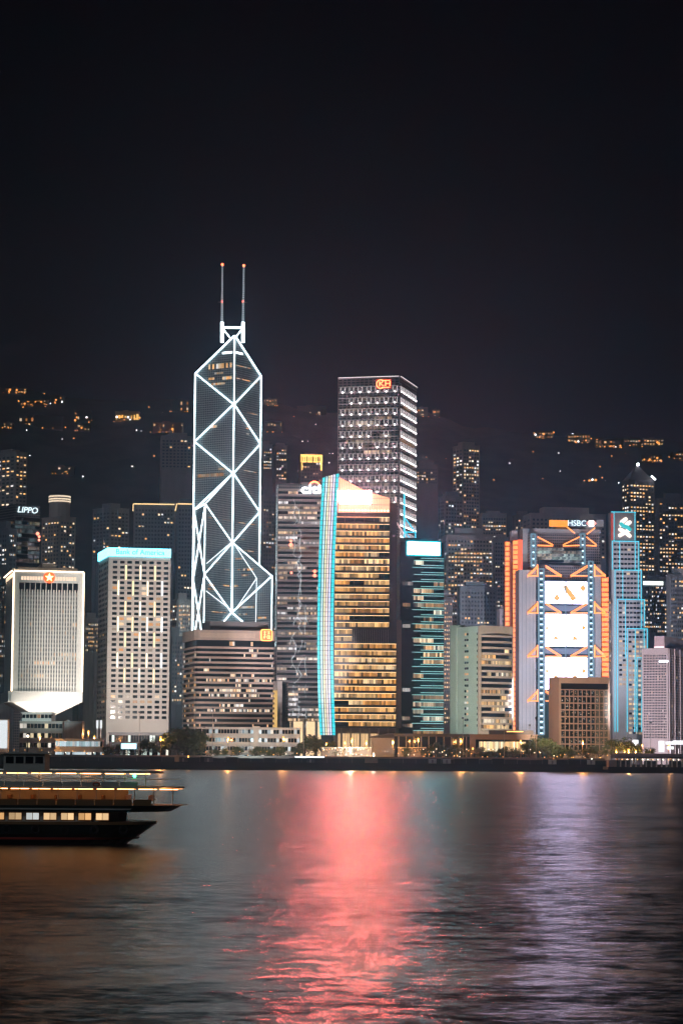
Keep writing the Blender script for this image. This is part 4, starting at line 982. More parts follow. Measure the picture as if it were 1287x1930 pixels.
# ================================================================== PALE TOWER WITH CURVED BALCONY FLOORS
def balcony_tower():
    b = Bld('balcony_tower', 'green-lit and brown tower with stacked curved balcony floors and small paired windows', 'office building', 850, 905.5, 968, 1300, 1600, 34, 1178)
    w, d, h = b.w, b.d, b.h
    m = MB(); m.box(0, w, 1.6, d, 0, h - 1.5, 'tan'); b.part('wall', m)
    ud = b.uv('L', 862, 1300)[0]
    m = MB(); m.box(-.8, 6, ud, d, 0, h + .8, 'green'); b.part('stair_tower', m)  # green light on the side walls is put into this stone colour
    m = MB(); m.box(-.4, 2, 1.61, ud - .1, 0, h - .6, 'green'); b.part('side_wall', m)
    m = MB(); m.box(-.7, 1.0, .9, 2.2, 0, h - .6, 'tan'); b.part('corner_fin', m)
    uw = b.uv('L', 880, 1300)[0]; n = 17; zt, zb = b.uv('L', 880, 1196)[1], b.uv('L', 880, 1368)[1]
    for i in range(n):
        z = zt + (zb - zt) * i / (n - 1); m = MB()
        for dx in (-1.9, .3):
            on = random.random() < .45; b.bx(m, 'L', uw + dx, uw + dx + 1.7, z - .7, z + .7, .42, .5, 'lit' if on else 'glass', glow(.5, .9) if on else None)
        b.part('window', m)
        m = MB(); u = b.uv('L', 901, 1300)[0]; on = random.random() < .2; b.bx(m, 'L', u - .8, u + .8, z - .8, z + .8, .42, .5, 'lit' if on else 'glass', glow(.3, .7) if on else None); b.part('window', m)
    zt = b.uv('R', 935, 1200)[1]; zb = b.uv('R', 935, 1376)[1]; n = 16; ph = (zt - zb) / n
    lits = (0, 0, .3, .9, .7, 0, .9, .3, .5, .7, .4, .9, .4, .25, .5, .8, .9)
    for i in range(n + 1):
        z = zt - i * ph; m = MB(); ns = 10; cv = []
        for t in range(ns + 1):
            f = t / ns; u = 1.2 + (w - 2.2) * f; cv.append((u, -(0.2 + 2.6 * math.sin(math.pi * f) ** .7)))
        m.prism(cv + [(w - 1, 1.58), (1.2, 1.58)], z - ph * .16, z + ph * .18, 'tan'); b.part('balcony', m)
        if i == n: break
        if i == 15 or i < 99:
            band(b, 'R', 1.4, w - 1.2, z - ph * .80, z - ph * .2, 1.15, -1.2, lits[i], .45, 1.1, [(1, .52, .17), (1, .60, .24), (1, .70, .36), (1, .82, .6)], chunk=3)
    m = MB(); m.box(0.5, w, 1.0, 1.58, zt + ph * .3, h - .2, 'tan'); b.part('parapet', m)
    m = MB(); m.box(w - 1.2, w + .3, .8, d, 0, h - .3, 'tan'); b.part('end_fin', m)
balcony_tower()

# ================================================================== SQUARE-GRID CIVIC TOWER
def civic_tower():
    b = Bld('civic_tower', 'low tan tower with blank side wall and deep square window grid by the waterfront', 'civic building', 1034, 1054, 1149, 1350, 1480, 12, 1276)
    w, d, h = b.w, b.d, b.h
    m = MB(); m.box(0, w, 1.4, d, 0, h, 'tan'); b.part('wall', m)
    m = MB(); m.box(0, 1.0, 0, 1.38, 0, h, 'tan'); b.part('end_wall', m)
    m = MB(); m.box(w - .8, w, 0, 1.38, 0, h, 'tan'); b.part('end_wall', m)
    zs = b.uv('R', 1060, 1288)[1]; z1 = b.uv('R', 1060, 1300)[1]; zb = b.uv('R', 1060, 1416)[1]
    m = MB(); m.box(1.02, w - .82, -.2, 1.38, zs, h, 'tan'); b.part('parapet', m)
    m = MB(); m.box(1.02, w - .82, 1.0, 1.38, z1, zs - .02, 'glass'); b.part('top_recess', m)
    cols, rows = 11, 9; ph = (z1 - zb) / rows; cw = (w - 1.9) / cols
    for r in range(rows):
        for c in range(cols):
            m = MB(); u0 = 1.05 + c * cw; z0 = zb + r * ph
            m.box(u0 + .2, u0 + cw - .2, 1.05, 1.38, z0 + .55, z0 + ph - .3, 'glass' if c < cols - 3 else 'dimglass')
            for k in range(random.randint(0, 3)):
                uu, zz = u0 + random.uniform(.4, cw - .8), z0 + random.uniform(.8, ph - .9); m.box(uu, uu + .4, .98, 1.04, zz, zz + .35, 'lit', glow(.3, 1.0, [(1, .8, .6), (.9, .95, 1), (1, .6, .3)]))
            b.part('window', m)
    for c in range(cols + 1):
        u = 1.05 + c * cw; m = MB(); m.box(u - .19, u + .19, .3, .99, 0, z1, 'tan'); b.part('mullion', m)
    for r in range(rows + 1):
        z = zb + r * ph; m = MB(); m.box(1.02, w - .82, .4, .985, z - .1, z + .22, 'tan'); b.part('floor_beam', m)
M['dimglass'] = mat('curtained_glass', (.10, .11, .09), .3)
civic_tower()

# ================================================================== PINK GRID BLOCK AT THE RIGHT EDGE
def pink_block():
    b = Bld('pink_grid_block', 'pinkish stone block with fine window grid at the right edge', 'office building', 1210, 1259, 1300, 1330, 1600, 68, 1222)
    w, d, h = b.w, b.d, b.h; b.body('pink')
    zb = b.uv('L', 1230, 1393)[1]
    for face, L, n in (('L', d, 15), ('R', w, 9)):
        nz = 32; ph = (h - 4 - zb) / nz
        win_grid(b, face, spans(1.0, L - 1.0, n), [zb + .4 + k * ph for k in range(nz)], (L - 2) / n * .55, ph * .62, .05, .2, .6)
        for k in range(nz + 1):
            z = zb + k * ph; m = MB(); b.bx(m, face, 0, L, z - .12, z + .2, .02, .45, 'pink'); b.part('string_course', m)
    for u in (0, w * .25, w * .5, w * .75): m = MB(); b.bx(m, 'R', u, u + 1.6, 0, h, .46, 1.1, 'pink'); b.part('pier', m)
    a = b.uv('L', 1231, 1202); m = MB(); m.box(3, w, 3, a[0], h + .1, a[1] + 1, 'pink'); ph_ = b.part('penthouse', m)
    for u in spans(3.2, a[0], 22):
        m = MB(); m.box(2.7, 2.98, u - .2, u + .2, h + .4, a[1] + 1, 'pinklit'); m.build('rib', ph_)
    m = MB(); m.tube((2.2, 3, h + .8), (2.2, a[0], h + .8), .3, 'pinkline'); m.build('light_strip', ph_)
    u, z = b.uv('L', 1251, 1247); m = MB(); b.bx(m, 'L', u - 3, u + 3, z - .5, z + .5, .5, .8, 'neon_thin'); b.part('small_sign', m)
M['pinklit'] = mat('pink_rib', (.62, .46, .50), .5); M['pinkline'] = emit('pink_strip', (1, .62, .66), 3.0)
pink_block()

# ================================================================== BACKGROUND TOWERS
def bg(label, L, C, Rr, ytop, Y, ang, k, plit, ybot=1330, cols=(4, 6), pal=WARM, name='apartment_tower', cat='tower', fh=3.2, feats=(), lo=.35, hi=1.1, group='towers behind the waterfront', ww=.55):
    b = Bld(name, label, cat, L, C, Rr, min(ytop + 60, 1300), Y, ang, ytop, group, base=G)
    h = b.h; b.d = min(b.d, 60); w, d = b.w, b.d
    b.body(k)
    zlo = max(3, b.uv('R', C, ybot)[1])
    for face, Lh, n in (('L', d, cols[0]), ('R', w, cols[1])):
        if n == 0: continue
        nz = int((h - zlo - 3) / fh); us = spans(.8, Lh - .8, n)
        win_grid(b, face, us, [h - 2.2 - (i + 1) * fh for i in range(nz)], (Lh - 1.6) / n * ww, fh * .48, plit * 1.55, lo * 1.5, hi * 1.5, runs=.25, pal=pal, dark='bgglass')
        for j in range(0, n + 1, 2 if n < 9 else 3):
            u = .8 + (Lh - 1.6) * j / n; m = MB(); b.bx(m, face, u - .35, u + .35, zlo * .3, h - .5, .02, .55, k); b.part('pier', m)
    m = MB(); rx = random.uniform(.15, .3); m.box(w * rx, w * (1 - rx), d * .25, d * .75, h, h + random.uniform(3, 7), k); m.box(-.3, w + .3, -.3, d + .3, h, h + .7, k); b.part('roof_parapet', m)
    return b
M['crownlit'] = emit('crown_ring', (1, .80, .58), 1.2, False)
WHITE = [(.85, .92, 1.0), (1, .95, .85), (.9, .95, 1)]
MIX = WARM + WHITE
bg('grey tower with warm lit windows at the far left, above the lettered glass tower', -15, 28, 51, 851, 2200, 48, 'tower_a', .20, 1000, (5, 3), feats=())
lip = Bld('lettered_tower', 'dark glass tower with slanted white lettering LIPPO at its head', 'office building', -8, 27, 75, 1020, 1800, 36, 950)
m = MB(); m.box(0, lip.w, 0, lip.d, 0, lip.h, 'greyglass'); lip.part('curtain_wall', m)
for i in range(16):
    z = lip.h - 9 - i * 3.0
    band(lip, 'R', .4, lip.w - .4, z - 2.2, z, 1.3, .15, .6 if i < 10 else .4, .06, .22, [(.5, .7, .75), (.8, .6, .5), (.7, .7, .8), (.9, .8, .5)], chunk=4)  # dim coloured panes put the glass reflections in as glow
    if i % 2: band(lip, 'L', 1, lip.d - 1, z - 2.2, z, 2.0, .1, .35, .1, .5)
u, z = lip.uv('R', 51, 962); text('sign_lettering', 'LIPPO', lip.root, (u, -.7, z), (R(90), 0, 0), 4.3, 'signice', .2, .18, .02, 1.08)
for x, y, r_ in ((70, 1006, 1.3), (78, 1012, 1.0), (73, 1018, .9)):
    u, z = lip.uv('R', x, y); u = min(u, lip.w - 1); m = MB(); m.ball((u, -.8, z), r_, 'redlamp_soft'); lip.part('red_lamp', m)
b = bg('dark glass block below and left of the lettered glass tower', -16, 14, 31, 997, 1700, 42, 'tower_c', .18, 1090, (6, 4), MIX, 'glass_block', 'office building')
b = bg('concrete tower with round lit crown right of the lettered glass tower', 78, 112, 142, 974, 2000, 42, 'tower_b', .14, 1110, (6, 5), lo=.4, hi=1.0)
u, z = b.uv('R', 112, 931); m = MB(); cx, cyy = b.w * .42, b.d * .4
m.prism([(cx + 8.5 * math.cos(t * math.pi / 8), cyy + 8.5 * math.sin(t * math.pi / 8)) for t in range(16)], b.h, z, 'tower_b'); cr = b.part('round_crown', m)
for zz in (z - 1.0, z - 3.2, z - 5.0):
    m = MB(); m.prism([(cx + 8.9 * math.cos(t * math.pi / 8), cyy + 8.9 * math.sin(t * math.pi / 8)) for t in range(16)], zz - .55, zz + .3, 'crownlit'); m.build('light_ring', cr)
M['yellowglow'] = emit('yellow_glow_wall', (1, .62, .20), .75)  # wall emits in place of the yellow light falling on it
M['terraceglow'] = emit('terrace_glow', (.95, 1.0, .92), 1.6)  # terrace emits in place of white light falling on it
bg('blue-grey twin-bay apartment tower behind the gap left of the pale square-window tower', 174, 207, 243, 957, 2150, 42, 'tower_c', .10, 1060, (5, 5), MIX)
def gold_roof(b, y0=None):
    for f, Lh in (('R', b.w), ('L', b.d)): strip(b, 'roof_light', f, 0, b.h + .6, Lh, b.h + .6, .5, 'goldline', .6)
M['goldline'] = emit('gold_roof_line', (1, .66, .30), 1.5)
b = bg('broad slab with gold roof line behind the pale square-window tower', 247, 252, 328, 951, 2100, 5, 'tower_c', .05, 1060, (0, 12), fh=3.4); gold_roof(b)
b = bg('slab with gold roof line just left of the braced tower', 329, 334, 372, 951, 2090, 5, 'tower_c', .04, 1200, (0, 6), fh=3.4); gold_roof(b)
bg('hillside slab block left of the braced tower, above the gold roof lines', 299, 303, 368, 822, 2500, 5, 'tower_b', .10, 884, (0, 9))
bg('low block with orange lit floors between the star block and pale tower', 150, 158, 189, 1166, 1900, 15, 'tower_b', .45, 1230, (0, 9), pal=WARM, lo=.2, hi=.7)
bg('brown block with bright warm top floors in the gap left of the brown banded block', 320, 334, 360, 1131, 1880, 20, 'tower_b', .32, 1300, (3, 6), lo=.25, hi=.9)
bg('dark tower with lit corner windows behind the pale tower, right of its base', 305, 322, 345, 1200, 1840, 30, 'tower_d', .2, 1330, (3, 4))
# tower with golden crown
b = bg('dark tower with golden arched crown behind the white rooftop sign', 562, 566, 607, 858, 2350, 6, 'tower_d', .12, 930, (0, 7))
m = MB(); b.bx(m, 'R', 0, b.w, b.h - 6.5, b.h + .8, .1, .5, 'gold'); cr = b.part('lit_crown', m)
for f in (.02, .92):
    m = MB(); b.bx(m, 'R', b.w * f, b.w * (f + .07), b.h - 14, b.h - 6.6, .1, .5, 'gold'); m.build('lit_leg', cr)
for u in spans(1.5, b.w - 1.5, 10):
    m = MB(); b.bx(m, 'R', u - .35, u + .35, b.h - 5.5, b.h - 1.5, .52, .75, 'black'); m.build('slot', cr)
bg('dark narrow tower between the braced tower and the louvred glass tower', 486, 494, 524, 935, 1960, 22, 'tower_d', .12, 1280, (2, 5), MIX, lo=.2, hi=.7)
bg('small hillside apartment block with mixed lights right of the braced tower', 490, 495, 513, 838, 2520, 10, 'tower_d', .4, 890, (0, 4), MIX)
bg('thin hillside apartment block with an orange lit bay behind the louvred tower', 514, 519, 541, 840, 2540, 10, 'tower_d', .34, 905, (0, 4), MIX)
bg('hillside block with warm windows just right of the steel grid tower', 780, 784, 825, 876, 2480, 6, 'tower_d', .4, 914, (0, 9))
bg('tallest grey apartment tower right of the steel grid tower, bright top row', 853, 872, 904, 839, 2300, 25, 'tower_b', .22, 1000, (3, 6), lo=.5, hi=1.2)
bg('round-shouldered tower in front of the tallest grey apartment tower', 826, 838, 872, 936, 2150, 20, 'tower_c', .16, 1040, (3, 6), MIX)
bg('grey apartment slab with lit rows behind the orange service stacks', 902, 908, 955, 968, 2220, 8, 'tower_b', .22, 1150, (0, 9))
bg('wide twin apartment block with warm windows right of the cyan-line tower', 833, 842, 929, 1009, 2000, 8, 'tower_a', .20, 1190, (2, 14), lo=.4, hi=1.1)
bg('dim slab with few lights between the twin apartment block and orange stacks', 927, 931, 958, 1014, 2060, 10, 'tower_a', .08, 1190, (0, 5))
bg('nearer dark apartment tower above the balcony tower', 862, 867, 936, 1106, 1900, 8, 'tower_c', .14, 1200, (0, 11))
bg('slim tower with stacked orange windows beside the cyan-line tower', 828, 832, 853, 1127, 1850, 8, 'tower_d', .5, 1370, (0, 5), [(1, .5, .2), (1, .6, .28), (1, .68, .4)])
bg('pale pink service block left of the orange stacks, above the balcony tower', 936, 942, 958, 1150, 1790, 12, 'pink', .02, 1200, (0, 4))
bg('plain grey office block behind the truss bank and its roof sign', 985, 1000, 1142, 968, 1960, 8, 'tower_b', .03, 1060, (2, 18))
bg('far apartment block low behind the truss bank, left of its sign', 965, 970, 1002, 972, 2300, 8, 'tower_d', .15, 1010, (0, 6))
b = bg('dark tower with pointed spire roof and stacked lit windows behind the stepped tower', 1172, 1186, 1234, 905, 2200, 20, 'tower_d', .38, 1100, (3, 8), lo=.45, hi=1.2)
m = MB(); zz = b.uv('R', 1207, 874)[1]; cx, cyy = b.w * .45, b.d * .5
m.face([(0, 0, b.h), (b.w, 0, b.h), (cx, cyy, zz)], 'tower_d'); m.face([(b.w, 0, b.h), (b.w, b.d, b.h), (cx, cyy, zz)], 'tower_d'); m.face([(b.w, b.d, b.h), (0, b.d, b.h), (cx, cyy, zz)], 'tower_d'); m.face([(0, b.d, b.h), (0, 0, b.h), (cx, cyy, zz)], 'tower_d'); b.part('spire_roof', m)
m = MB(); m.ball((cx, cyy - 2, zz), 1.5, 'hilwhite'); m.tube((cx + 8, cyy - 12, zz - 11), (cx + 12, cyy - 12, zz - 14), .9, 'hilwhite'); b.part('spire_lamp', m)
bg('apartment tower with columns of lit windows at the right edge', 1234, 1241, 1300, 940, 2150, 10, 'tower_d', .28, 1100, (0, 10))
b = bg('office block with white floodlit roof terrace and dish right of the stepped tower', 1207, 1212, 1258, 1096, 1850, 8, 'tower_c', .30, 1200, (0, 12), MIX, 'office_block', 'office building')
m = MB(); b.bx(m, 'R', 0, b.w * .82, b.h - 2.6, b.h + .2, .05, .6, 'terraceglow'); b.part('lit_terrace', m)
m = MB(); u, z = b.uv('R', 1250, 1088); m.tube((u, 4, z - 3), (u, 4, z), .6, 'white', 10, 4.0); m.tube((u, 4, b.h), (u, 4, z - 3), .5, 'steel'); b.part('dish', m)
for x, yt in ((1225, 1052), (1237.5, 1050)):
    u, z = b.uv('R', x, yt); m = MB(); m.tube((u, 6, b.h), (u, 6, z), .3, 'steel', 5, .12); b.part('antenna', m)
bg('grey grid-fronted block right of the floodlit roof terrace', 1256, 1262, 1305, 1084, 1800, 10, 'tower_a', .10, 1220, (0, 10), name='grid_block', cat='office building')
bg('dim office slab in the gap between star block and lettered tower', -20, -8, 24, 1076, 1650, 20, 'tower_d', .25, 1300, (3, 8), MIX, name='office_slab', cat='office building', lo=.15, hi=.6)
# yellow lit pylon beside the brown banded block
b = Bld('yellow_pylon', 'tall yellow-lit wall and pale column right of the brown banded block', 'building', 516, 523, 531.5, 1330, 1640, 35, 1284)
m = MB(); m.box(0, b.w, 0, b.d, 0, b.h, 'pale'); b.part('column', m)
m = MB(); b.bx(m, 'L', 0, b.d, 3, b.h - 6, .05, .3, 'yellowglow'); b.part('lit_wall', m)

# ================================================================== HILLSIDE HOUSES AND LAMPS
def hill_house(label, x0, x1, ytop, ybot, k='hillwall', p=.6, lo=.3, hi=1.1, rows=2, pal=None, name='hill_house', cat='house'):
    c = on_hill((x0 + x1) / 2, ybot); Y = c.y - 6
    a, e = at(x0, ybot, Y), at(x1, ytop, Y); w = e.x - a.x; h = e.z - a.z
    r = thing(name, label, cat, (a.x, Y, a.z - 3), 0, 'houses on the dark hillside')
    m = MB(); m.box(0, w, 0, 12, 0, h + 3, k); m.build('wall', r)
    m = MB(); m.box(-.4, w + .4, -.4, 12.4, h + 3, h + 3.6, k); m.box(w * .3, w * .55, 3, 9, h + 3.6, h + 5.5, k); m.build('roof', r)
    m = MB(); n = max(2, int(w / 3.4)); pal = pal or [(1, .36, .08), (1, .46, .15), (1, .58, .26), (1, .75, .5)]
    for i in range(rows):
        z0 = 3 + h * i / rows
        for j in range(n):
            if random.random() < p:
                u = w * (j + .5) / n; ww = w / n * random.uniform(.12, .4); m.box(u - ww, u + ww, -.2, .1, z0 + h / rows * random.uniform(.15, .4), z0 + h / rows * random.uniform(.55, .8), 'lit', glow(lo, hi, pal))
    m.build('lit_window', r, 'stuff')
    m = MB()
    for j in range(random.randint(2, 5)): m.ball((random.uniform(-.1 * w, 1.1 * w), -3.0, 2.6), random.uniform(.4, .8), 'hillamp', 6, 4)
    m.build('garden_lamp', r, 'stuff')
    return r
M['redbrick'] = mat('red_brick_render', (.30, .14, .10), .8)
for a in (
    ('long low orange-lit house on the left end of the ridge', 10, 50, 732, 740, 'hillwall', .55), ('small house with white lights below the left ridge house', 38, 62, 754, 764), ('grey villa with lit base on the upper left slope', 96, 122, 746, 764, 'hillwall', .35),
    ('lamp-lit terrace house right of the grey villa', 66, 92, 754, 762, 'hillwall', .5), ('two-storey house with white sign light below the grey villa', 140, 172, 774, 792, 'hillwall', .45), ('long dim row house on the left slope', 36, 118, 785, 806, 'hillwall', .12),
    ('small pair of lit villas at the far left slope', 6, 24, 797, 806, 'hillwall', .6), ('low lit house at the end of the left terrace row', 140, 170, 800, 811, 'hillwall', .4), ('reddish lit apartment row left of the braced tower', 288, 346, 797, 814, 'redbrick', .45),
    ('pale house with white lights just left of the braced tower top', 322, 362, 754, 775, 'hillwall', .3), ('house with tall lit windows right of the braced tower top', 496, 522, 752, 764, 'hillwall', .7), ('dim flat-roofed house on the slope left of the grid tower', 560, 615, 766, 780, 'hillwall', .15),
    ('floodlit garden house on the slope right of the braced tower', 498, 532, 795, 814, 'hillwall', .2), ('lit house right of the steel grid tower top', 786, 806, 768, 785, 'hillwall', .5), ('house with six white windows right of the steel grid tower', 815, 829, 772, 787, 'hillwall', .95),
    ('orange villa at the left end of the right ridge', 1004, 1042, 814, 826, 'hillwall', .75), ('long stepped villa second on the right ridge', 1070, 1112, 819, 834, 'hillwall', .7), ('bright villa third on the right ridge', 1122, 1170, 830, 843, 'hillwall', .75),
    ('wide villa fourth on the right ridge', 1176, 1212, 828, 841, 'hillwall', .6), ('last villa on the right ridge', 1213, 1250, 827, 840, 'hillwall', .65), ('white-lit mansion below the right ridge villas', 1208, 1247, 858, 871, 'hillwall', .85), ('cut-off villa at the right edge of the slope', 1268, 1300, 852, 868, 'hillwall', .6),
    ('small glowing house above the truss bank', 1108, 1124, 903, 911, 'hillwall', .6), ('small bright house left of the spire tower', 1145, 1168, 832, 841, 'hillwall', .6), ('lone lit house low on the left slope', 96, 140, 880, 892, 'hillwall', .15)):
    hill_house(*a)
M['gold_stone'] = mat('gold_stone', (.45, .30, .14), .7)
gm = hill_house('golden floodlit mansion with columns in the middle of the left ridge', 217, 262, 776, 794, 'gold_stone', .9, .9, 1.6, 1, [(1, .50, .10), (1, .58, .16)])
lamp = MB(); lamp.ball((0, 0, 4), 1.0, 'hillamp', 6, 4); lamp.tube((0, 0, 0), (0, 0, 3.4), .2, 'steel', 4); lo_ = lamp.mesh('hill_lamp')
lamp = MB(); lamp.ball((0, 0, 4), .85, 'hilwhite', 6, 4); lamp.tube((0, 0, 0), (0, 0, 3.4), .2, 'steel', 4); lw_ = lamp.mesh('hill_lamp')
def hlamp(px, py, warm=True, s=1.0):
    p = on_hill(px, py); o = link('hill_lamp', lo_ if warm else lw_, loc=p - Vector((0, 4, 3.5)), scale=(s, s, s))
    zone = [q for e, q in ((75, 'far left slope'), (160, 'left slope above the star block'), (262, 'slope above the pale square-window tower'), (350, 'slope just left of the braced tower'), (640, 'slope between braced and grid towers'), (950, 'slope right of the grid tower'), (1060, 'slope above the orange stacks'), (1150, 'slope above the truss bank sign'), (1400, 'slope around the spire tower')) if px < e][0]
    tag(o, 'tiny ' + ('orange' if warm else 'white') + (' upper' if py < 830 else ' lower') + ' lamp on the dark ' + zone, 'street lamp', 'hillside road lamps')
for x, y, wm in ((84, 743, 1), (51, 811, 0), (66, 801, 0), (78, 801, 0), (124, 806, 1), (101, 811, 0), (140, 827, 1), (118, 828, 0), (57, 859, 0), (79, 857, 0), (100, 896, 0), (108, 896, 0), (157, 898, 0), (218, 881, 0), (250, 879, 0), (249, 885, 1), (288, 877, 1), (291, 860, 1), (281, 768, 1), (330, 760, 1), (276, 826, 0), (258, 811, 0), (267, 813, 0), (307, 779, 0), (554, 786, 1), (595, 800, 0), (602, 779, 1), (613, 780, 1), (570, 832, 0), (580, 832, 0), (621, 855, 0), (627, 855, 0), (620, 872, 0), (840, 866, 1), (803, 863, 1), (847, 892, 0), (960, 873, 0), (1004, 852, 1), (1052, 854, 0), (1100, 857, 1), (1077, 874, 0), (1130, 880, 1), (1134, 901, 1), (1100, 884, 0), (1086, 891, 0), (1055, 888, 0), (1022, 903, 1), (996, 875, 0), (1152, 860, 1), (1178, 856, 1), (1191, 862, 0), (1165, 910, 0), (1140, 907, 0), (1260, 862, 1), (1183, 834, 1), (1244, 836, 1), (1268, 900, 0), (700, 812, 0), (925, 872, 0), (930, 905, 1), (44, 768, 1), (120, 759, 1), (150, 809, 1), (164, 790, 1)):
    hlamp(x, y, bool(wm), .8 if not wm else .9)

rs = random.Random(5)
for (x0, x1, y0, y1, n, lb) in ((1004, 1044, 819, 827, 6, 'one of the close orange lamps at the left villa of the right ridge'), (1072, 1114, 822, 838, 8, 'one of the close orange lamps at the stepped villa of the right ridge'), (1120, 1172, 836, 845, 9, 'one of the close orange lamps at the bright villa of the right ridge'), (1174, 1252, 832, 842, 11, 'one of the close orange lamps at the last villas of the right ridge'), (1206, 1250, 864, 874, 6, 'one of the close orange lamps at the white-lit mansion'), (1100, 1126, 905, 912, 4, 'one of the close orange lamps at the small house above the truss bank'),
    (10, 52, 736, 742, 5, 'one of the close orange lamps at the long house on the left ridge end'), (36, 122, 758, 769, 9, 'one of the close orange lamps under the grey villa on the left slope'), (138, 172, 788, 812, 6, 'one of the close orange lamps below the two-storey house on the left'), (215, 264, 790, 797, 8, 'one of the close orange lamps at the foot of the golden mansion'), (286, 348, 808, 816, 7, 'one of the close orange lamps at the reddish apartment row'), (325, 366, 874, 884, 5, 'one of the close orange lamps below the hillside slab block')):
    for i in range(n):
        x = x0 + (x1 - x0) * (i + rs.random()) / n; y = rs.uniform(y0, y1); p = on_hill(x, y); k = rs.uniform(.7, 1.6)
        tag(link('hill_lamp', lo_ if rs.random() < .8 else lw_, loc=p - Vector((0, 6, 2.5)), scale=(k, k, k)), lb, 'street lamp', 'hillside villa lamps')
M.update(whitepanel=emit('white_panel', (.9, .97, 1.0), 0.85), bluepanel=emit('blue_panel', (.45, .82, 1.0), 2.5), sodium_s=emit('sodium_small', (1, .46, .11), 3.0), sodium_dim=emit('sodium_dim', (1, .5, .14), .5, False),
         hoard=mat('hoarding_paint', (.030, .032, .034), .7), polelit=mat('lamp_pole', (.45, .36, .25), .5), ferrylamp=emit('ferry_lamp', (1, .38, .12), 11.0), greenlamp=emit('green_lamp', (.05, 1, .5), 12.0), lifering=mat('life_ring_red', (.6, .08, .03), .5))
# ================================================================== WATERFRONT
def px_box(name, label, cat, x0, y0, x1, y1, Y, depth, k, base=G, group=None):
    a, e = at(x0, y1, Y), at(x1, y0, Y)
    r = thing(name, label, cat, (a.x, Y, base), 0, group); return r, e.x - a.x, e.z - base
def ladd(r, nm, fn, kind=None):
    m = MB(); fn(m); return m.build(nm, r, kind)
def flat_block(label, x0, x1, ytop, Y, depth, k, floors, ncol, plit, lo, hi, pal=WARM, name='low_block', rail=False, dark='glass', cat='building'):
    r, w, h = px_box(name, label, cat, x0, ytop, x1, 1424, Y, depth, k)
    ladd(r, 'wall', lambda m: m.box(0, w, 0, depth, 0, h, k)); ladd(r, 'roof_edge', lambda m: m.box(-.4, w + .4, -.4, depth, h, h + .6, k))
    fh = h / floors
    for i in range(floors):
        m = MB(); md = MB()
        for j in range(ncol):
            u = w * (j + .5) / ncol; hw = w / ncol * .42; on = random.random() < plit
            (m if on else md).box(u - hw, u + hw, -.1, .2, i * fh + fh * .38, i * fh + fh * .85, 'lit' if on else dark, glow(lo, hi, pal) if on else None)
        m.build('lit_window', r, 'stuff'); md.build('dark_window', r, 'stuff')
        if rail:
            ladd(r, 'balcony_edge', lambda m: m.box(-.2, w + .2, -1.2, -.02, i * fh + .02, i * fh + fh * .22, k))
    return r, w, h
ICE = [(.75, .92, 1.0), (.85, .95, 1.0), (1, .95, .85), (.6, .85, .9)]
# white low block in two halves with a stair tower
r, w, h = flat_block('long white low block with galleried floors in front of the brown banded block', 388, 478, 1373, 1450, 16, 'white', 4, 16, .42, .2, .7, ICE, rail=True)
ladd(r, 'end_gallery', lambda m: [m.box(-2.6, -.3, 1, 12, z, z + .5, 'white') for z in (0, h * .25, h * .5, h * .75, h - .6)] + [m.box(-2.6, -2.2, .9, 1.4, 0, h, 'white')])
r, w, h = flat_block('right half of the white low block beside the trees', 487, 565, 1374, 1450, 16, 'white', 4, 14, .28, .3, 1.0, [(1, .9, .75), (.85, .95, 1.0)], rail=True)
r, w, h = px_box('stair_tower', 'blank white stair tower joining the halves of the white low block', 'building', 477, 1371, 488, 1424, 1448, 18, 'white')
ladd(r, 'wall', lambda m: m.box(0, w, 0, 12, 0, h, 'white')); ladd(r, 'coping', lambda m: m.box(-.3, w + .3, -.3, 12.3, h, h + .5, 'white'))
# left cluster
flat_block('stepped white low-rise under the star block', 36, 118, 1362, 1500, 16, 'concrete', 4, 12, .35, .35, 1.0, [(1, .82, .5), (.8, .95, .9), (1, .92, .8)])
flat_block('upper white storeys behind the stepped low-rise under the star block', 40, 98, 1345, 1515, 16, 'white', 6, 8, .15, .3, .8)
r, w, h = px_box('slatted_block', 'dark vertical-slatted block right of the star block base', 'building', 120, 1360, 155, 1424, 1490, 14, 'darkgrey')
ladd(r, 'wall', lambda m: m.box(0, w, 0, 14, 0, h, 'darkgrey'))
for u in spans(.2, w - .2, 14): ladd(r, 'slat', lambda m: m.box(u - .18, u + .18, -.5, -.02, .2, h - .8, 'grey'))
flat_block('long white arcade with bright windows at the left waterfront', 104, 193, 1395, 1440, 10, 'white', 2, 22, .8, .35, .9, ICE)
r, w, h = px_box('white_kiosk', 'narrow white-lit wall at the left edge of the waterfront', 'kiosk', -10, 1356, 16, 1424, 1440, 5, 'white')
ladd(r, 'wall', lambda m: m.box(0, w, 0, 5, 0, h, 'white')); ladd(r, 'lit_panel', lambda m: m.box(.5, w - .5, -.2, -.02, h * .3, h - .6, 'whitepanel'))
r, w, h = px_box('billboard', 'glowing pale blue billboard on posts at the left waterfront', 'billboard', 228, 1402, 257, 1424, 1425, 1, 'steel')
ladd(r, 'panel', lambda m: m.box(0, w, 0, .6, h - 3.0, h, 'bluepanel')); ladd(r, 'post', lambda m: m.box(.8, 1.2, .7, 1.1, 0, h - .2, 'steel')); ladd(r, 'post', lambda m: m.box(w - 1.2, w - .8, .7, 1.1, 0, h - .2, 'steel'))
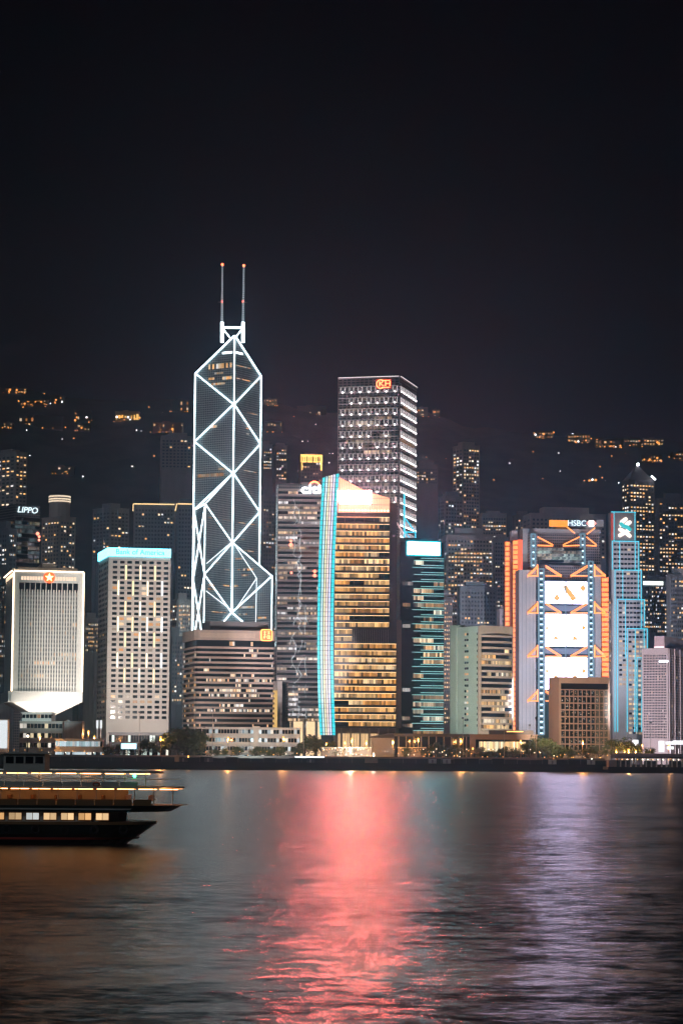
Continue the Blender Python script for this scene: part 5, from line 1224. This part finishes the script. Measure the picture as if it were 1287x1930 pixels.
for i, (x, y) in enumerate(((183, 1358), (190, 1358))):
    r, w, h = px_box('lit_pylon', ('left' if i == 0 else 'right') + ' of two bright white pylons at the foot of the pale square-window tower', 'sign', x - 2.5, y, x + 2.5, 1424, 1560, 1, 'white')
    ladd(r, 'lamp_box', lambda m: m.box(0, w, 0, .8, h - 5, h, 'whitepanel')); ladd(r, 'post', lambda m: m.box(w / 2 - .2, w / 2 + .2, .2, .6, 0, h - 5, 'steel'))
flat_block('long low podium with lit strip at the foot of the pale square-window tower', 205, 318, 1383, 1530, 18, 'darkgrey', 2, 22, .3, .5, 1.3, [(.8, 1, .9), (1, .95, .8)])
# centre
r, w, h = px_box('sloped_pavilion', 'small pavilion with dark slanted roof by the golden tower entrance', 'pavilion', 700, 1388, 742, 1424, 1470, 12, 'pale')
ladd(r, 'wall', lambda m: m.box(0, w, 0, 12, 0, h - 1, 'pale')); ladd(r, 'roof', lambda m: m.hexa([(-1.5, -1, h - 1), (w + .5, -1, h - .9), (w + .5, 12, h - .9), (-1.5, 12, h - 1), (-1, -1, h - .4), (w + .5, -1, h + 2.6), (w + .5, 12, h + 2.6), (-1, 12, h - .4)], 'darkgrey'))
ladd(r, 'lit_window', lambda m: [m.box(u, u + .5, -.12, .1, z, z + .7, 'lit', glow(.5, 1.2)) for u in (2, 4, 5, 7.5, 9) for z in (3, 6.5) if random.random() < .8], 'stuff')
r, w, h = px_box('covered_walkway', 'long dark covered walkway with glazed sides between pavilion and gallery', 'walkway', 744, 1384, 886, 1424, 1460, 8, 'darkgrey')
ladd(r, 'roof', lambda m: m.box(-.5, w + .5, -1, 9, h - 1.6, h, 'darkgrey')); ladd(r, 'glazing', lambda m: m.box(0, w, 1, 8, 3.4, h - 1.62, 'glass')); ladd(r, 'deck', lambda m: m.box(0, w, 0, 8, 2.8, 3.38, 'darkgrey'))
for u in spans(0, w, 10): ladd(r, 'column', lambda m: m.box(u - .3, u + .3, .3, .9, 0, h - 1.62, 'concrete'))
for u in spans(2, w - 2, 24):
    if random.random() < .6: ladd(r, 'ceiling_lamp', lambda m: m.ball((u, .6, random.uniform(3.8, 7.5)), random.uniform(.15, .3), random.choice(['sodium_s', 'lampw_s']), 6, 4))
for i, (x0, x1, lb) in enumerate(((606, 646, 'row of lit stalls under the golden tower entrance, left'), (648, 700, 'row of lit stalls under the golden tower entrance, right'), (750, 802, 'lit roadside shelters under the covered walkway'))):
    r, w, h = px_box('market_stall', lb, 'stall', x0, 1409, x1, 1424, 1436, 4, 'tan', group='lit stalls along the road')
    ladd(r, 'counter', lambda m: m.box(0, w, 0, 3, 0, 1.2, 'tan')); ladd(r, 'canopy', lambda m: m.box(-.3, w + .3, -.8, 3.4, h - .5, h, 'cream')); ladd(r, 'back_wall', lambda m: m.box(0, w, 3.1, 3.4, 0, h - .5, 'tan'))
    for u in spans(.5, w - .5, int(w / 1.6)): ladd(r, 'lamp', lambda m: m.ball((u, -.4, h - random.uniform(.7, 1.6)), .22, random.choice(['sodium_s', 'sodium_s', 'lampw_s']), 6, 4))
# gallery block
r, w, h = flat_block('low dark gallery with a bright band of windows left of the tan civic tower', 886, 1012, 1387, 1455, 18, 'brown', 1, 1, 0, .3, 1.0, name='gallery_block')
for i, u in enumerate(spans(5, w * .83, 30)):
    ladd(r, 'gallery_window', lambda m: m.box(u - .42, u + .42, -.3, -.12, h * .42, h * .78, 'lit', glow(.5, 1.5, [(1, .72, .36), (1, .85, .55), (1, .62, .28)])))
ladd(r, 'roof_terrace', lambda m: m.box(w * .3, w * .95, 3, 14, h + .62, h + 3, 'darkgrey')); ladd(r, 'lower_glazing', lambda m: m.box(1, w - 6, -.3, -.1, .6, h * .36, 'glass'))
ladd(r, 'terrace_lamp', lambda m: m.box(w * .55, w * .8, 2.8, 2.98, h + 2.0, h + 2.5, 'sodium_s'))
# white-lit signs on the right
for i, (x0, y0, x1, y1, lb) in enumerate(((1241, 1397, 1252, 1418, 'tall white-lit sign panel under the pink grid block'), (1254, 1398, 1272, 1404, 'wide white sign over a shopfront under the pink grid block'), (1256, 1407, 1270, 1413, 'lower white sign under the pink grid block'), (1268, 1396, 1290, 1404, 'bright white sign at the right edge'), (1192, 1395, 1203, 1402, 'small white sign left of the pink grid block'))):
    r, w, h = px_box('lit_sign', lb, 'sign', x0, y0, x1, 1424, 1480 + i * 6, 1, 'white', group='white signs on the right')
    a = at(x0, y1, 1480 + i * 6).z - G
    ladd(r, 'panel', lambda m: m.box(0, w, 0, .5, a, h, 'whitepanel')); ladd(r, 'post', lambda m: m.box(w / 2 - .2, w / 2 + .2, .52, .9, 0, h - .2, 'steel'))
# hoarding along the seawall
r = thing('hoarding', 'long dark hoarding of plain panels along the far seawall', 'fence', (at(-30, 1440, SHORE).x, SHORE + 1.2, G + .15), 0)
pw = 7.0; hm = [MB() for _ in range(3)]
for i, m in enumerate(hm): m.box(0, pw - .12, 0, .15, 0, (2.5, 2.8, 2.2)[i], ('hoard', 'seawall', 'hoard')[i])
hm = [m.mesh('panel') for m in hm]
for i in range(58):
    if 0.0 < random.random() < .06: continue
    link('panel', random.choice(hm), r, loc=(i * pw, random.uniform(0, .15), 0))
ladd(r, 'post', lambda m: [m.box(i * pw - .1, i * pw, -.12, 0, 0, 3.0, 'steel') for i in range(59)], 'stuff')
for i, (x, y) in enumerate(((815, 1434), (842, 1435), (1041, 1436), (1114, 1437), (392, 1436), (345, 1437), (585, 1437))):
    a = at(x, 1445, SHORE - .2); r = thing('site_cabin', ('pale', 'grey', 'cream', 'white', 'dim grey', 'shadowed', 'small dark')[i] + ' site cabin on the seawall ' + ('below the covered walkway, left one', 'below the covered walkway, right one', 'below the tan civic tower, left one', 'below the tan civic tower, right one', 'below the white low block', 'below the tall dark trees', 'below the golden tower entrance')[i], 'cabin', (a.x, SHORE + .2, G + .15), 0, 'site cabins on the seawall')
    k = 'white' if i < 4 else 'darkgrey'
    ladd(r, 'body', lambda m: m.box(-2.2, 2.2, -.1, 1.0, 0, 2.4, k)); ladd(r, 'roof', lambda m: m.box(-2.4, 2.4, -.25, 1.1, 2.4, 2.6, k)); ladd(r, 'door', lambda m: m.box(-.5, .5, -.16, -.1, .1, 2.0, 'grey'))
a, e = at(-30, 1424, 1421), at(1140, 1424, 1421); r = thing('glow_catch_wall', 'long added wall catching orange lamp glow behind the dark hoarding', 'wall', (a.x, 1421, G))  # wall added to catch lamp glow as an orange band
ladd(r, 'wall', lambda m: m.box(0, e.x - a.x, 0, .5, 0, 3.5, 'brown')); ladd(r, 'coping', lambda m: m.box(0, e.x - a.x, -.12, .62, 3.5, 3.7, 'tan'))
# white parapet light strip near the small trees
a, e = at(556, 1424, 1412), at(611, 1421, 1412); r = thing('lit_parapet', 'low white lit parapet beside the small trees at the golden tower', 'parapet', (a.x, 1412, G))
ladd(r, 'wall', lambda m: m.box(0, e.x - a.x, 0, .6, 0, 3.2, 'white')); ladd(r, 'light_strip', lambda m: m.box(0, e.x - a.x, -.15, -.02, 3.0, 3.6, 'neon_thin'))
# moored barge at the left
a = at(-30, 1452, 1380); e = at(76, 1424, 1380); r = thing('moored_barge', 'dark moored barge with arched openings at the left end of the shore', 'barge', (a.x, 1380, 0)); w = e.x - a.x
ladd(r, 'hull', lambda m: m.hexa([(1, 0, -.5), (w - 3, 0, -.5), (w - 3, 9, -.5), (1, 9, -.5), (0, -.4, 3), (w, -.4, 3), (w, 9.4, 3), (0, 9.4, 3)], 'black'))
ladd(r, 'deckhouse', lambda m: m.box(2, w - 3, 1, 8, 3, 7.4, 'black')); ladd(r, 'roof', lambda m: m.box(1, w - 1, .4, 8.6, 7.4, 7.8, 'darkgrey'))
for u in (6, 13, 20): ladd(r, 'lit_arch', lambda m: m.prism([(u + 1.6 * math.cos(t * math.pi / 6), .9 - .0 + 0) for t in (0,)] + [(u, .8), (u + .1, .8)], 3.5, 3.6, 'black')) if False else ladd(r, 'lit_arch', lambda m: m.face([(u + 2.0 * math.cos(t * math.pi / 8), .9, 4.2 + 1.7 * math.sin(t * math.pi / 8)) for t in range(9)], 'sodium_dim'))
# ferry pier on the right
a, e = at(1147, 1462, 1345), at(1310, 1423, 1345); w, h = e.x - a.x, e.z
r = thing('ferry_pier', 'long low ferry pier with white columns and curved roof at the right shore', 'pier', (a.x, 1345, 0))
ladd(r, 'deck', lambda m: m.box(0, w, 0, 30, 1.6, 3.2, 'black')); ladd(r, 'fender_wall', lambda m: m.box(-.4, w, -.4, -.02, -1, 3.0, 'black'))
def proof(m):
    n = 8; x1 = w
    for t in range(n):
        f0, f1 = t / n, (t + 1) / n; y0, y1 = -1.5 + 20 * f0, -1.5 + 20 * f1; z0, z1 = h - 1.9 + 2.0 * math.sin(f0 * math.pi), h - 1.9 + 2.0 * math.sin(f1 * math.pi)
        m.hexa([(3, y0, z0), (x1, y0, z0), (x1, y1, z1), (3, y1, z1), (3, y0, z0 + .35), (x1, y0, z0 + .35), (x1, y1, z1 + .35), (3, y1, z1 + .35)], 'grey')
ladd(r, 'roof', proof); ladd(r, 'roof_fascia', lambda m: m.box(3, w, -1.7, -1.52, h - 2.1, h - 1.3, 'darkgrey'))
ladd(r, 'end_house', lambda m: m.box(.3, 4.5, 2, 14, 3.2, h - 3.2, 'tan'))
for j, u in enumerate(spans(5, w, 15)):
    c = ladd(r, 'column', lambda m: m.box(u - .35, u + .35, .2, .9, 3.2, h - 2.2, 'white'))
    ladd(c, 'bracket', lambda m: m.hexa([(u - .3, .3, h - 3.4), (u + .3, .3, h - 3.4), (u + .3, .8, h - 3.4), (u - .3, .8, h - 3.4), (u - 1.3, .3, h - 2.2), (u + 1.3, .3, h - 2.2), (u + 1.3, .8, h - 2.2), (u - 1.3, .8, h - 2.2)], 'white')) if False else None
    ladd(r, 'roof_lamp', lambda m: m.ball((u + .9, 1.6, h - 2.7), .3, 'lampw_s' if j % 3 else 'sodium_s', 6, 4))
ladd(r, 'railing', lambda m: [m.box(4.5, w, .05, .12, z, z + .08, 'steel') for z in (3.8, 4.3)])
for u in spans(6, w, 5): ladd(r, 'bench', lambda m: m.box(u - 1.2, u + 1.2, 5, 5.6, 3.6, 3.75, 'timber'))

# ------------------------------------------------------------------ street lamps
lampm = {}
def street_lamp(px, py, Y, label, warm=True, big=1.0):
    p = at(px, py, Y); r = thing('street_lamp', label, 'street lamp', (p.x, Y, G), 0, 'street lamps along the waterfront'); hh = p.z - G
    ladd(r, 'pole', lambda m: m.tube((0, 0, 0), (0, 0, hh - .3), .16, 'polelit', 5, .1)); ladd(r, 'lamp_head', lambda m: m.ball((0, -.3, hh), .62 * big, 'sodium' if warm else 'lampw', 8, 5))
    l = bpy.data.lights.new('lamp', 'POINT'); l.energy = 8000.0 * big ** 3; l.color = (1, .40, .10) if warm else (1, .9, .75); l.shadow_soft_size = .25
    o = bpy.data.objects.new('lamp_light', l); sc.collection.objects.link(o); o.parent = r; o.location = (0, -.3, hh - 1.1 * max(big, .6))
for a in ((75, 1388, 1432, 'orange lamp on a pole before the stepped low-rise under the star block'), (167, 1379, 1500, 'orange lamp left of the white pylons'), (178, 1389, 1445, 'orange lamp above the right end of the white arcade'), (303, 1390, 1420, 'bright orange lamp left of the tall dark trees'), (430, 1391, 1430, 'orange lamp before the left half of the white low block'), (534, 1390, 1430, 'orange lamp before the right half of the white low block'),
          (663, 1393, 1432, 'first orange lamp by the golden entrance, from the left'), (650, 1399, 1450, 'low orange lamp left of the first lamp at the golden entrance', True, .7), (690, 1398, 1445, 'orange lamp left of the slanted-roof pavilion', True, .9), (615, 1401, 1440, 'small orange lamp left among the trees at the fin', True, .6), (740, 1397, 1428, 'orange lamp right of the slanted-roof pavilion'), (788, 1393, 1425, 'brightest orange lamp before the covered walkway'), (772, 1396, 1450, 'small lamp under the covered walkway', True, .6), (868, 1394, 1425, 'orange lamp at the right end of the covered walkway'),
          (981, 1397, 1425, 'orange lamp before the gallery windows'), (891, 1410, 1440, 'small orange lamp at the gallery left corner', True, .55), (1098, 1398, 1422, 'orange lamp before the tan civic tower'), (1161, 1415, 1440, 'leftmost of the orange lamps behind the ferry pier', True, .9), (1177, 1416, 1450, 'second orange lamp behind the ferry pier', True, .7), (1184.5, 1414, 1440, 'large third orange lamp behind the ferry pier', True, 1.2), (1198, 1415, 1450, 'fourth orange lamp behind the ferry pier', True, .8), (1210, 1404, 1460, 'pole lamp left of the tall white sign', True, .6), (1260, 1406, 1430, 'orange pole lamp between the white signs', True, .9), (1115, 1431, 1404, 'small white lamp on the seawall below the civic tower', False, .5), (1043, 1430, 1404, 'tiny seawall lamp left of the civic tower', True, .4), (355, 1425, 1404, 'lamp at the foot of the tall dark trees', True, .5), (660, 1412, 1430, 'white glare lamp among the stalls', False, 1.1), (704, 1421, 1428, 'low white lamp by the pavilion', False, .8)):
    street_lamp(*a)

# ------------------------------------------------------------------ trees
def tree_mesh(seed, n=700, conical=False):
    rnd = random.Random(seed); tr, cr = MB(), MB()
    tr.tube((0, 0, 0), (.1, 0, .45), .035, 'bark', 6, .022)
    lobes = []
    for i in range(7):
        a = rnd.uniform(0, 6.28); rr_ = rnd.uniform(.1, .3); z = rnd.uniform(.42, .8); p = Vector((rr_ * math.cos(a), rr_ * math.sin(a), z)); lobes.append((p, rnd.uniform(.13, .24)))
        tr.tube((.06, 0, .32), p, .016, 'bark', 4, .006)
    for i in range(n):
        c, r_ = rnd.choice(lobes)
        d = Vector((rnd.gauss(0, 1), rnd.gauss(0, 1), rnd.gauss(0, .8))).normalized() * r_ * rnd.uniform(.45, 1.08)
        p = c + d; s = rnd.uniform(.012, .03); u = Vector((rnd.uniform(-1, 1), rnd.uniform(-1, 1), rnd.uniform(-.6, .6))).normalized(); v = u.orthogonal().normalized()
        cr.face([p - u * s * 1.5, p - v * s, p + u * s * 1.5, p + v * s], 'leaf')
    return tr.mesh('trunk'), cr.mesh('crown')
TM = [tree_mesh(k, 900) for k in range(4)]
def tree(px, ybase, hpx, Y, label, i, wide=1.0):
    p = at(px, 1424, Y); hh = hpx / F * Y * 1.06 + 3.6; r = thing('broadleaf_tree', label, 'tree', (p.x, Y, G), random.uniform(0, 6), 'trees along the waterfront')
    t, c = TM[i % 4]; link('trunk', t, r, scale=(hh * wide, hh * wide, hh)); link('crown', c, r, scale=(hh * wide, hh * wide, hh))
TL = [(318, 44, 'leftmost of the tall dark trees left of the white low block', 1.2), (338, 54, 'second of the tall dark trees left of the white low block', 1.1), (358, 58, 'tallest dark tree left of the white low block', 1.1), (376, 50, 'dark tree touching the white low block', 1.1), (304, 34, 'low tree at the edge of the tall dark trees', 1.1), (348, 42, 'front bushy tree beneath the tall dark trees', 1.5),
      (405, 18, 'first sapling before the white low block'), (424, 16, 'second sapling before the white low block'), (447, 19, 'third sapling before the white low block'), (480, 20, 'sapling before the blank stair tower'), (500, 18, 'first sapling before the right half of the white low block'), (515, 17, 'second sapling before the right half of the white low block'), (530, 19, 'third sapling before the right half of the white low block'), (560, 20, 'reddish-lit tree at the right end of the white low block'),
      (576, 36, 'dark tree right of the white low block', 1.2), (590, 42, 'round dark tree below the curved fin', 1.2), (606, 36, 'tree right under the curved fin', 1.0), (616, 28, 'small tree right of the curved fin foot'), (632, 16, 'low shrub tree before the golden entrance'),
      (764, 20, 'small tree by the lit roadside shelters'), (800, 22, 'first tree under the covered walkway'), (818, 30, 'dark conifer-like tree under the covered walkway', .7), (836, 26, 'third tree under the covered walkway'), (852, 24, 'orange-lit tree at the right end of the covered walkway'), (872, 20, 'small tree by the gallery corner'),
      (905, 22, 'first tree before the gallery'), (925, 18, 'second tree before the gallery'), (948, 22, 'third tree before the gallery'), (968, 20, 'fourth tree before the gallery'), (1000, 30, 'dark tree at the gallery right end', 1.1), (1018, 46, 'tall dark tree left of the civic tower', 1.1), (1034, 36, 'dark tree against the civic tower side wall', 1.0), (1046, 24, 'orange-lit tree before the civic tower, first', 1.2), (1062, 26, 'orange-lit tree before the civic tower, second', 1.2), (1080, 22, 'orange-lit tree before the civic tower, third', 1.2), (1108, 22, 'orange-lit tree before the civic tower, fourth', 1.2), (1128, 26, 'orange-lit tree before the civic tower, last', 1.2),
      (1165, 38, 'round dark tree behind the ferry pier, left', 1.2), (1180, 42, 'round dark tree behind the ferry pier, middle', 1.2), (1194, 30, 'small dark tree behind the ferry pier, right'), (1222, 22, 'small tree by the white signs'),
      (225, 22, 'first low tree below the pale square-window tower', 1.3), (244, 26, 'second low tree below the pale square-window tower', 1.3), (270, 32, 'pointed tree below the pale square-window tower', .8), (290, 26, 'last low tree below the pale square-window tower', 1.3), (205, 18, 'shrubby tree right of the white arcade')]
for i, t in enumerate(TL):
    tree(t[0], 1424, t[1], 1428 + (i * 7) % 16 if t[1] < 24 else 1445 + (i * 5) % 14 - (15 if t[0] < 390 and t[0] > 300 else 0), t[2], i, t[3] if len(t) > 3 else 1.0)

# ================================================================== FERRY
def ferry():
    Yf = 226.0; xb = at(372, 1505, Yf).x
    r = thing('ferry', 'double-deck harbour ferry with lit open decks and dark hull, cut by the left edge', 'ferry', (xb, Yf, 0), 0)
    Lh = 36.0; W = 8.6     # bow at local x = 0, hull runs to -x, near side at y = 0
    def outline(s0, fl, tip):           # plan of one end-rounded deck
        pts = []
        for t in range(13):
            a = -math.pi / 2 + math.pi * t / 12; pts.append((tip - fl + fl * math.cos(a), W / 2 + (W / 2 - s0) * math.sin(a)))
        for t in range(13):
            a = math.pi / 2 + math.pi * t / 12; pts.append((-Lh + fl + fl * math.cos(a), W / 2 + (W / 2 - s0) * math.sin(a)))
        return pts
    def loft(m, p0, z0, p1, z1, k):
        n = len(p0); i = len(m.v); m.v += [(*p, z0) for p in p0] + [(*p, z1) for p in p1]; kk = m.m(k)
        m.f.append(tuple(i + j for j in reversed(range(n)))); m.f.append(tuple(i + n + j for j in range(n)))
        for j in range(n): m.f.append((i + j, i + (j + 1) % n, i + n + (j + 1) % n, i + n + j))
        m.mi += [kk] * (n + 2); m.c += [(0, 0, 0)] * (n + 2)
    ladd(r, 'hull', lambda m: (loft(m, outline(1.2, 7, -7.5), -.6, outline(.3, 6, -5.2), .9, 'hull'), loft(m, outline(.3, 6, -5.2), .902, outline(.1, 5.5, -4.0), 1.75, 'hull')))
    ladd(r, 'rubbing_strake', lambda m: loft(m, outline(-.06, 5.5, -3.9), 1.752, outline(-.06, 5.5, -3.9), 2.0, 'timber'))
    # main deck: white side with window openings over a lit saloon
    ladd(r, 'saloon_wall', lambda m: loft(m, outline(.5, 4, -6.6), 2.002, outline(.5, 4, -6.6), 2.9, 'cream'))
    for u in range(17):
        x = -7.9 - u * 1.55
        cw = glow(.5, .85, [(1, .55, .22), (1, .66, .34), (.9, .95, .95)])
        sw = ladd(r, 'saloon_window', lambda m: m.box(x - 1.2, x + .05, .44, .52, 2.1, 2.84, 'timber'))
        for q in range(2):
          kp = random.uniform(.5, 1.1)
          ladd(sw, 'pane', lambda m: m.box(x - 1.12 + q * .58, x - .6 + q * .58, .40, .435, 2.18, 2.76, 'lit', tuple(c * kp for c in cw)))
    ladd(r, 'deck_band', lambda m: loft(m, outline(-.1, 5, -2.6), 2.902, outline(-.1, 5, -1.6), 3.45, 'hull'))
    for i in range(11):
        x = -6.5 - i * 2.6
        ladd(r, 'tyre_fender', lambda m: [m.tube((x + .34 * math.cos(t * .7854), -.16, 1.3 + .34 * math.sin(t * .7854)), (x + .34 * math.cos(t * .7854 + .7854), -.16, 1.3 + .34 * math.sin(t * .7854 + .7854)), .11, 'black', 6, caps=False) for t in range(8)])
    ladd(r, 'waterline_stripe', lambda m: loft(m, outline(.27, 6, -5.6), .42, outline(.24, 6, -5.3), .60, 'redpaint'))
    ladd(r, 'sheer_stripe', lambda m: loft(m, outline(-.14, 5, -2.4), 3.08, outline(-.14, 5, -2.2), 3.2, 'cream'))
    # middle open deck
    ladd(r, 'bulwark', lambda m: [m.box(x - 1.7, x - .1, .0, .08, 3.46, 4.0, 'timber') for x in [-4 - i * 1.7 for i in range(18)]])
    ladd(r, 'deck_floor', lambda m: loft(m, outline(.02, 5, -1.2), 3.452, outline(.02, 5, -1.0), 3.5, 'timber'))
    ladd(r, 'inner_bulkhead', lambda m: m.box(-32, -6.5, W / 2 - .1, W / 2 + .1, 3.5, 4.95, 'cream'))
    for i in range(19):
        x = -2.2 - i * 1.7; ladd(r, 'stanchion', lambda m: m.tube((x, .12, 3.5), (x, .12, 5.0), .05, 'cream', 5))
    for i in range(14):
        x = -4.4 - i * 2.1; bn = ladd(r, 'bench', lambda m: m.box(x - .22, x + .22, 1.0, W - 1, 3.85, 3.92, 'timber')); ladd(bn, 'backrest', lambda m: m.box(x - .03, x + .03, 1.0, W - 1, 3.95, 4.35, 'timber'))
    ladd(r, 'upper_deck_floor', lambda m: loft(m, outline(-.15, 5, -1.4), 4.95, outline(-.15, 5, -1.4), 5.12, 'cream'))
    for i in range(17):
        x = -2.6 - i * 1.9
        for y in (.9, W - 1.2): ladd(r, 'ceiling_lamp', lambda m: m.box(x - .8, x + .8, y - .06, y + .06, 4.88, 4.94, 'ferrylamp'))
    # upper open deck
    ladd(r, 'upper_bulwark', lambda m: [m.box(x - 1.7, x - .1, -.05, .03, 5.13, 5.55, 'cream') for x in [-5.2 - i * 1.7 for i in range(17)]])
    for i in range(17):
        x = -4.6 - i * 1.9; ladd(r, 'stanchion', lambda m: m.tube((x, .1, 5.12), (x, .1, 6.32), .045, 'cream', 5))
    ladd(r, 'rail', lambda m: (m.tube((-4.6, .05, 5.85), (-34, .05, 5.85), .03, 'cream', 5), m.tube((-1.8, W / 2, 5.8), (-4.6, .1, 5.8), .03, 'cream', 5)))
    ladd(r, 'canopy', lambda m: loft(m, outline(-.25, 4, -3.2), 6.32, outline(-.1, 4, -3.5), 6.5, 'cream'))
    for i in range(14):
        x = -5.2 - i * 2.2
        ladd(r, 'ceiling_lamp', lambda m: m.box(x - .9, x + .9, .84, .96, 6.25, 6.31, 'ferrylamp'))
    ladd(r, 'starboard_light', lambda m: m.ball((-5.6, -.1, 6.1), .14, 'greenlamp', 8, 5))
    # wheelhouse, mast, funnel beyond
    wh = ladd(r, 'wheelhouse', lambda m: m.box(-17.6, -13.9, 2.4, 6.2, 6.5, 8.0, 'cream'))
    for i in range(4): ladd(wh, 'window', lambda m: m.box(-17.4 + i * .88, -16.7 + i * .88, 2.34, 2.42, 7.15, 7.75, 'glass'))
    ladd(wh, 'roof', lambda m: m.box(-17.9, -13.5, 2.1, 6.5, 8.0, 8.14, 'cream'))
    ms = ladd(r, 'mast', lambda m: m.tube((-15.7, 4.3, 8.1), (-15.7, 4.3, 9.6), .06, 'steel', 6)); ladd(ms, 'masthead_lamp', lambda m: m.ball((-15.7, 4.3, 9.6), .12, 'lampw_s', 8, 5))
    ladd(r, 'life_ring', lambda m: [m.tube((-9 + .3 * math.cos(t * .785), -.12, 5.34 + .17 * math.sin(t * .785)), (-9 + .3 * math.cos(t * .785 + .785), -.12, 5.34 + .17 * math.sin(t * .785 + .785)), .05, 'lifering', 5) for t in range(8)])
ferry()
# ================================================================== FLOODLIGHTS ADDED TO LIGHT THE FACADES
def fl(label, px, Y0, z0, tx, ty, TY, power, col, deg):
    p = at(px, 1424, Y0); t = at(tx, ty, TY); added_flood(label, (p.x, Y0, z0), t, power, col, deg)
fl('added floodlight mast left of the white arcade aimed at the star block', 96, 1425, 30, 84, 1195, 1560, 1.6e5, (.80, 1.0, .95), 62)
fl('added floodlight mast below the pale square-window tower', 262, 1424, 32, 256, 1190, 1620, 8.5e5, (1, .88, .80), 56)
fl('added floodlight mast before the tall dark trees aimed at the brown banded block', 400, 1415, 34, 440, 1265, 1600, 6.0e5, (1, .82, .72), 52)
fl('added floodlight mast between the saplings at the white low block', 470, 1404, 16, 475, 1402, 1450, 2.6e4, (.72, .94, 1.0), 150)
fl('added floodlight mast by the gallery corner aimed at the balcony tower', 872, 1425, 30, 896, 1285, 1600, 1.0e6, (.94, 1.0, .90), 29)
fl('added floodlight mast at the gallery middle aimed at the curved balconies', 950, 1425, 26, 945, 1285, 1600, 5.0e5, (1, .76, .55), 28)
fl('added floodlight mast left of the civic tower aimed at it', 1010, 1408, 30, 1090, 1340, 1480, 2.3e5, (1, .68, .46), 74)
fl('added floodlight mast above the gallery aimed at the truss bank', 998, 1570, 28, 1022, 1210, 1750, 1.2e6, (.86, .86, 1.0), 46)
fl('added floodlight mast beside the white signs aimed at the pink grid block', 1226, 1415, 28, 1250, 1300, 1600, 1.5e6, (1, .88, .92), 50)
fl('added floodlight mast among the small trees aimed at the louvred tower', 572, 1425, 32, 562, 1110, 1760, 1.6e6, (1, .84, .84), 30)

# small path lights among the waterfront trees
bm_ = []; rp_ = random.Random(11)
for i in range(12):
    m = MB(); z = 3.6 + i * .42; m.tube((0, 0, 0), (0, 0, z), .06, 'polelit', 4); m.ball((0, 0, z), rp_.uniform(.16, .32), 'lampw_s' if i % 4 == 3 else 'sodium_s', 6, 4); bm_.append(m.mesh('path_light'))
for lo, hi, n, lb in ((386, 566, 10, 'small path light before the white low block'), (604, 702, 22, 'small warm path light before the golden entrance'), (742, 886, 22, 'small warm path light under the covered walkway'), (888, 1034, 18, 'small path light before the gallery'), (1040, 1146, 14, 'small path light before the tan civic tower'), (20, 200, 14, 'small path light before the white arcade'), (1150, 1287, 10, 'small path light behind the ferry pier')):
    for i in range(n):
        x = lo + (hi - lo) * (i + rp_.random()) / n; Yp = rp_.uniform(1426, 1440); z = 1
        tag(link('path_light', rp_.choice(bm_ if n > 14 else bm_[:7]), loc=(at(x, 1424, Yp).x, Yp, G)), lb, 'path light', 'small path lights along the shore')
# ================================================================== HAZE
hz = bpy.data.materials.new('night_haze'); hz.use_nodes = True; t = hz.node_tree; t.nodes.clear()
ho = t.nodes.new('ShaderNodeOutputMaterial'); pv = t.nodes.new('ShaderNodeVolumePrincipled')
pv.inputs['Color'].default_value = (.36, .68, 1.0, 1); pv.inputs['Density'].default_value = 1.35e-4; pv.inputs['Anisotropy'].default_value = 0.8
t.links.new(pv.outputs[0], ho.inputs['Volume'])
M['haze'] = hz
mb = MB(); mb.box(-2600, 2600, -700, 4100, -4.5, 520, 'haze'); hzo = mb.build('haze', kind='stuff')
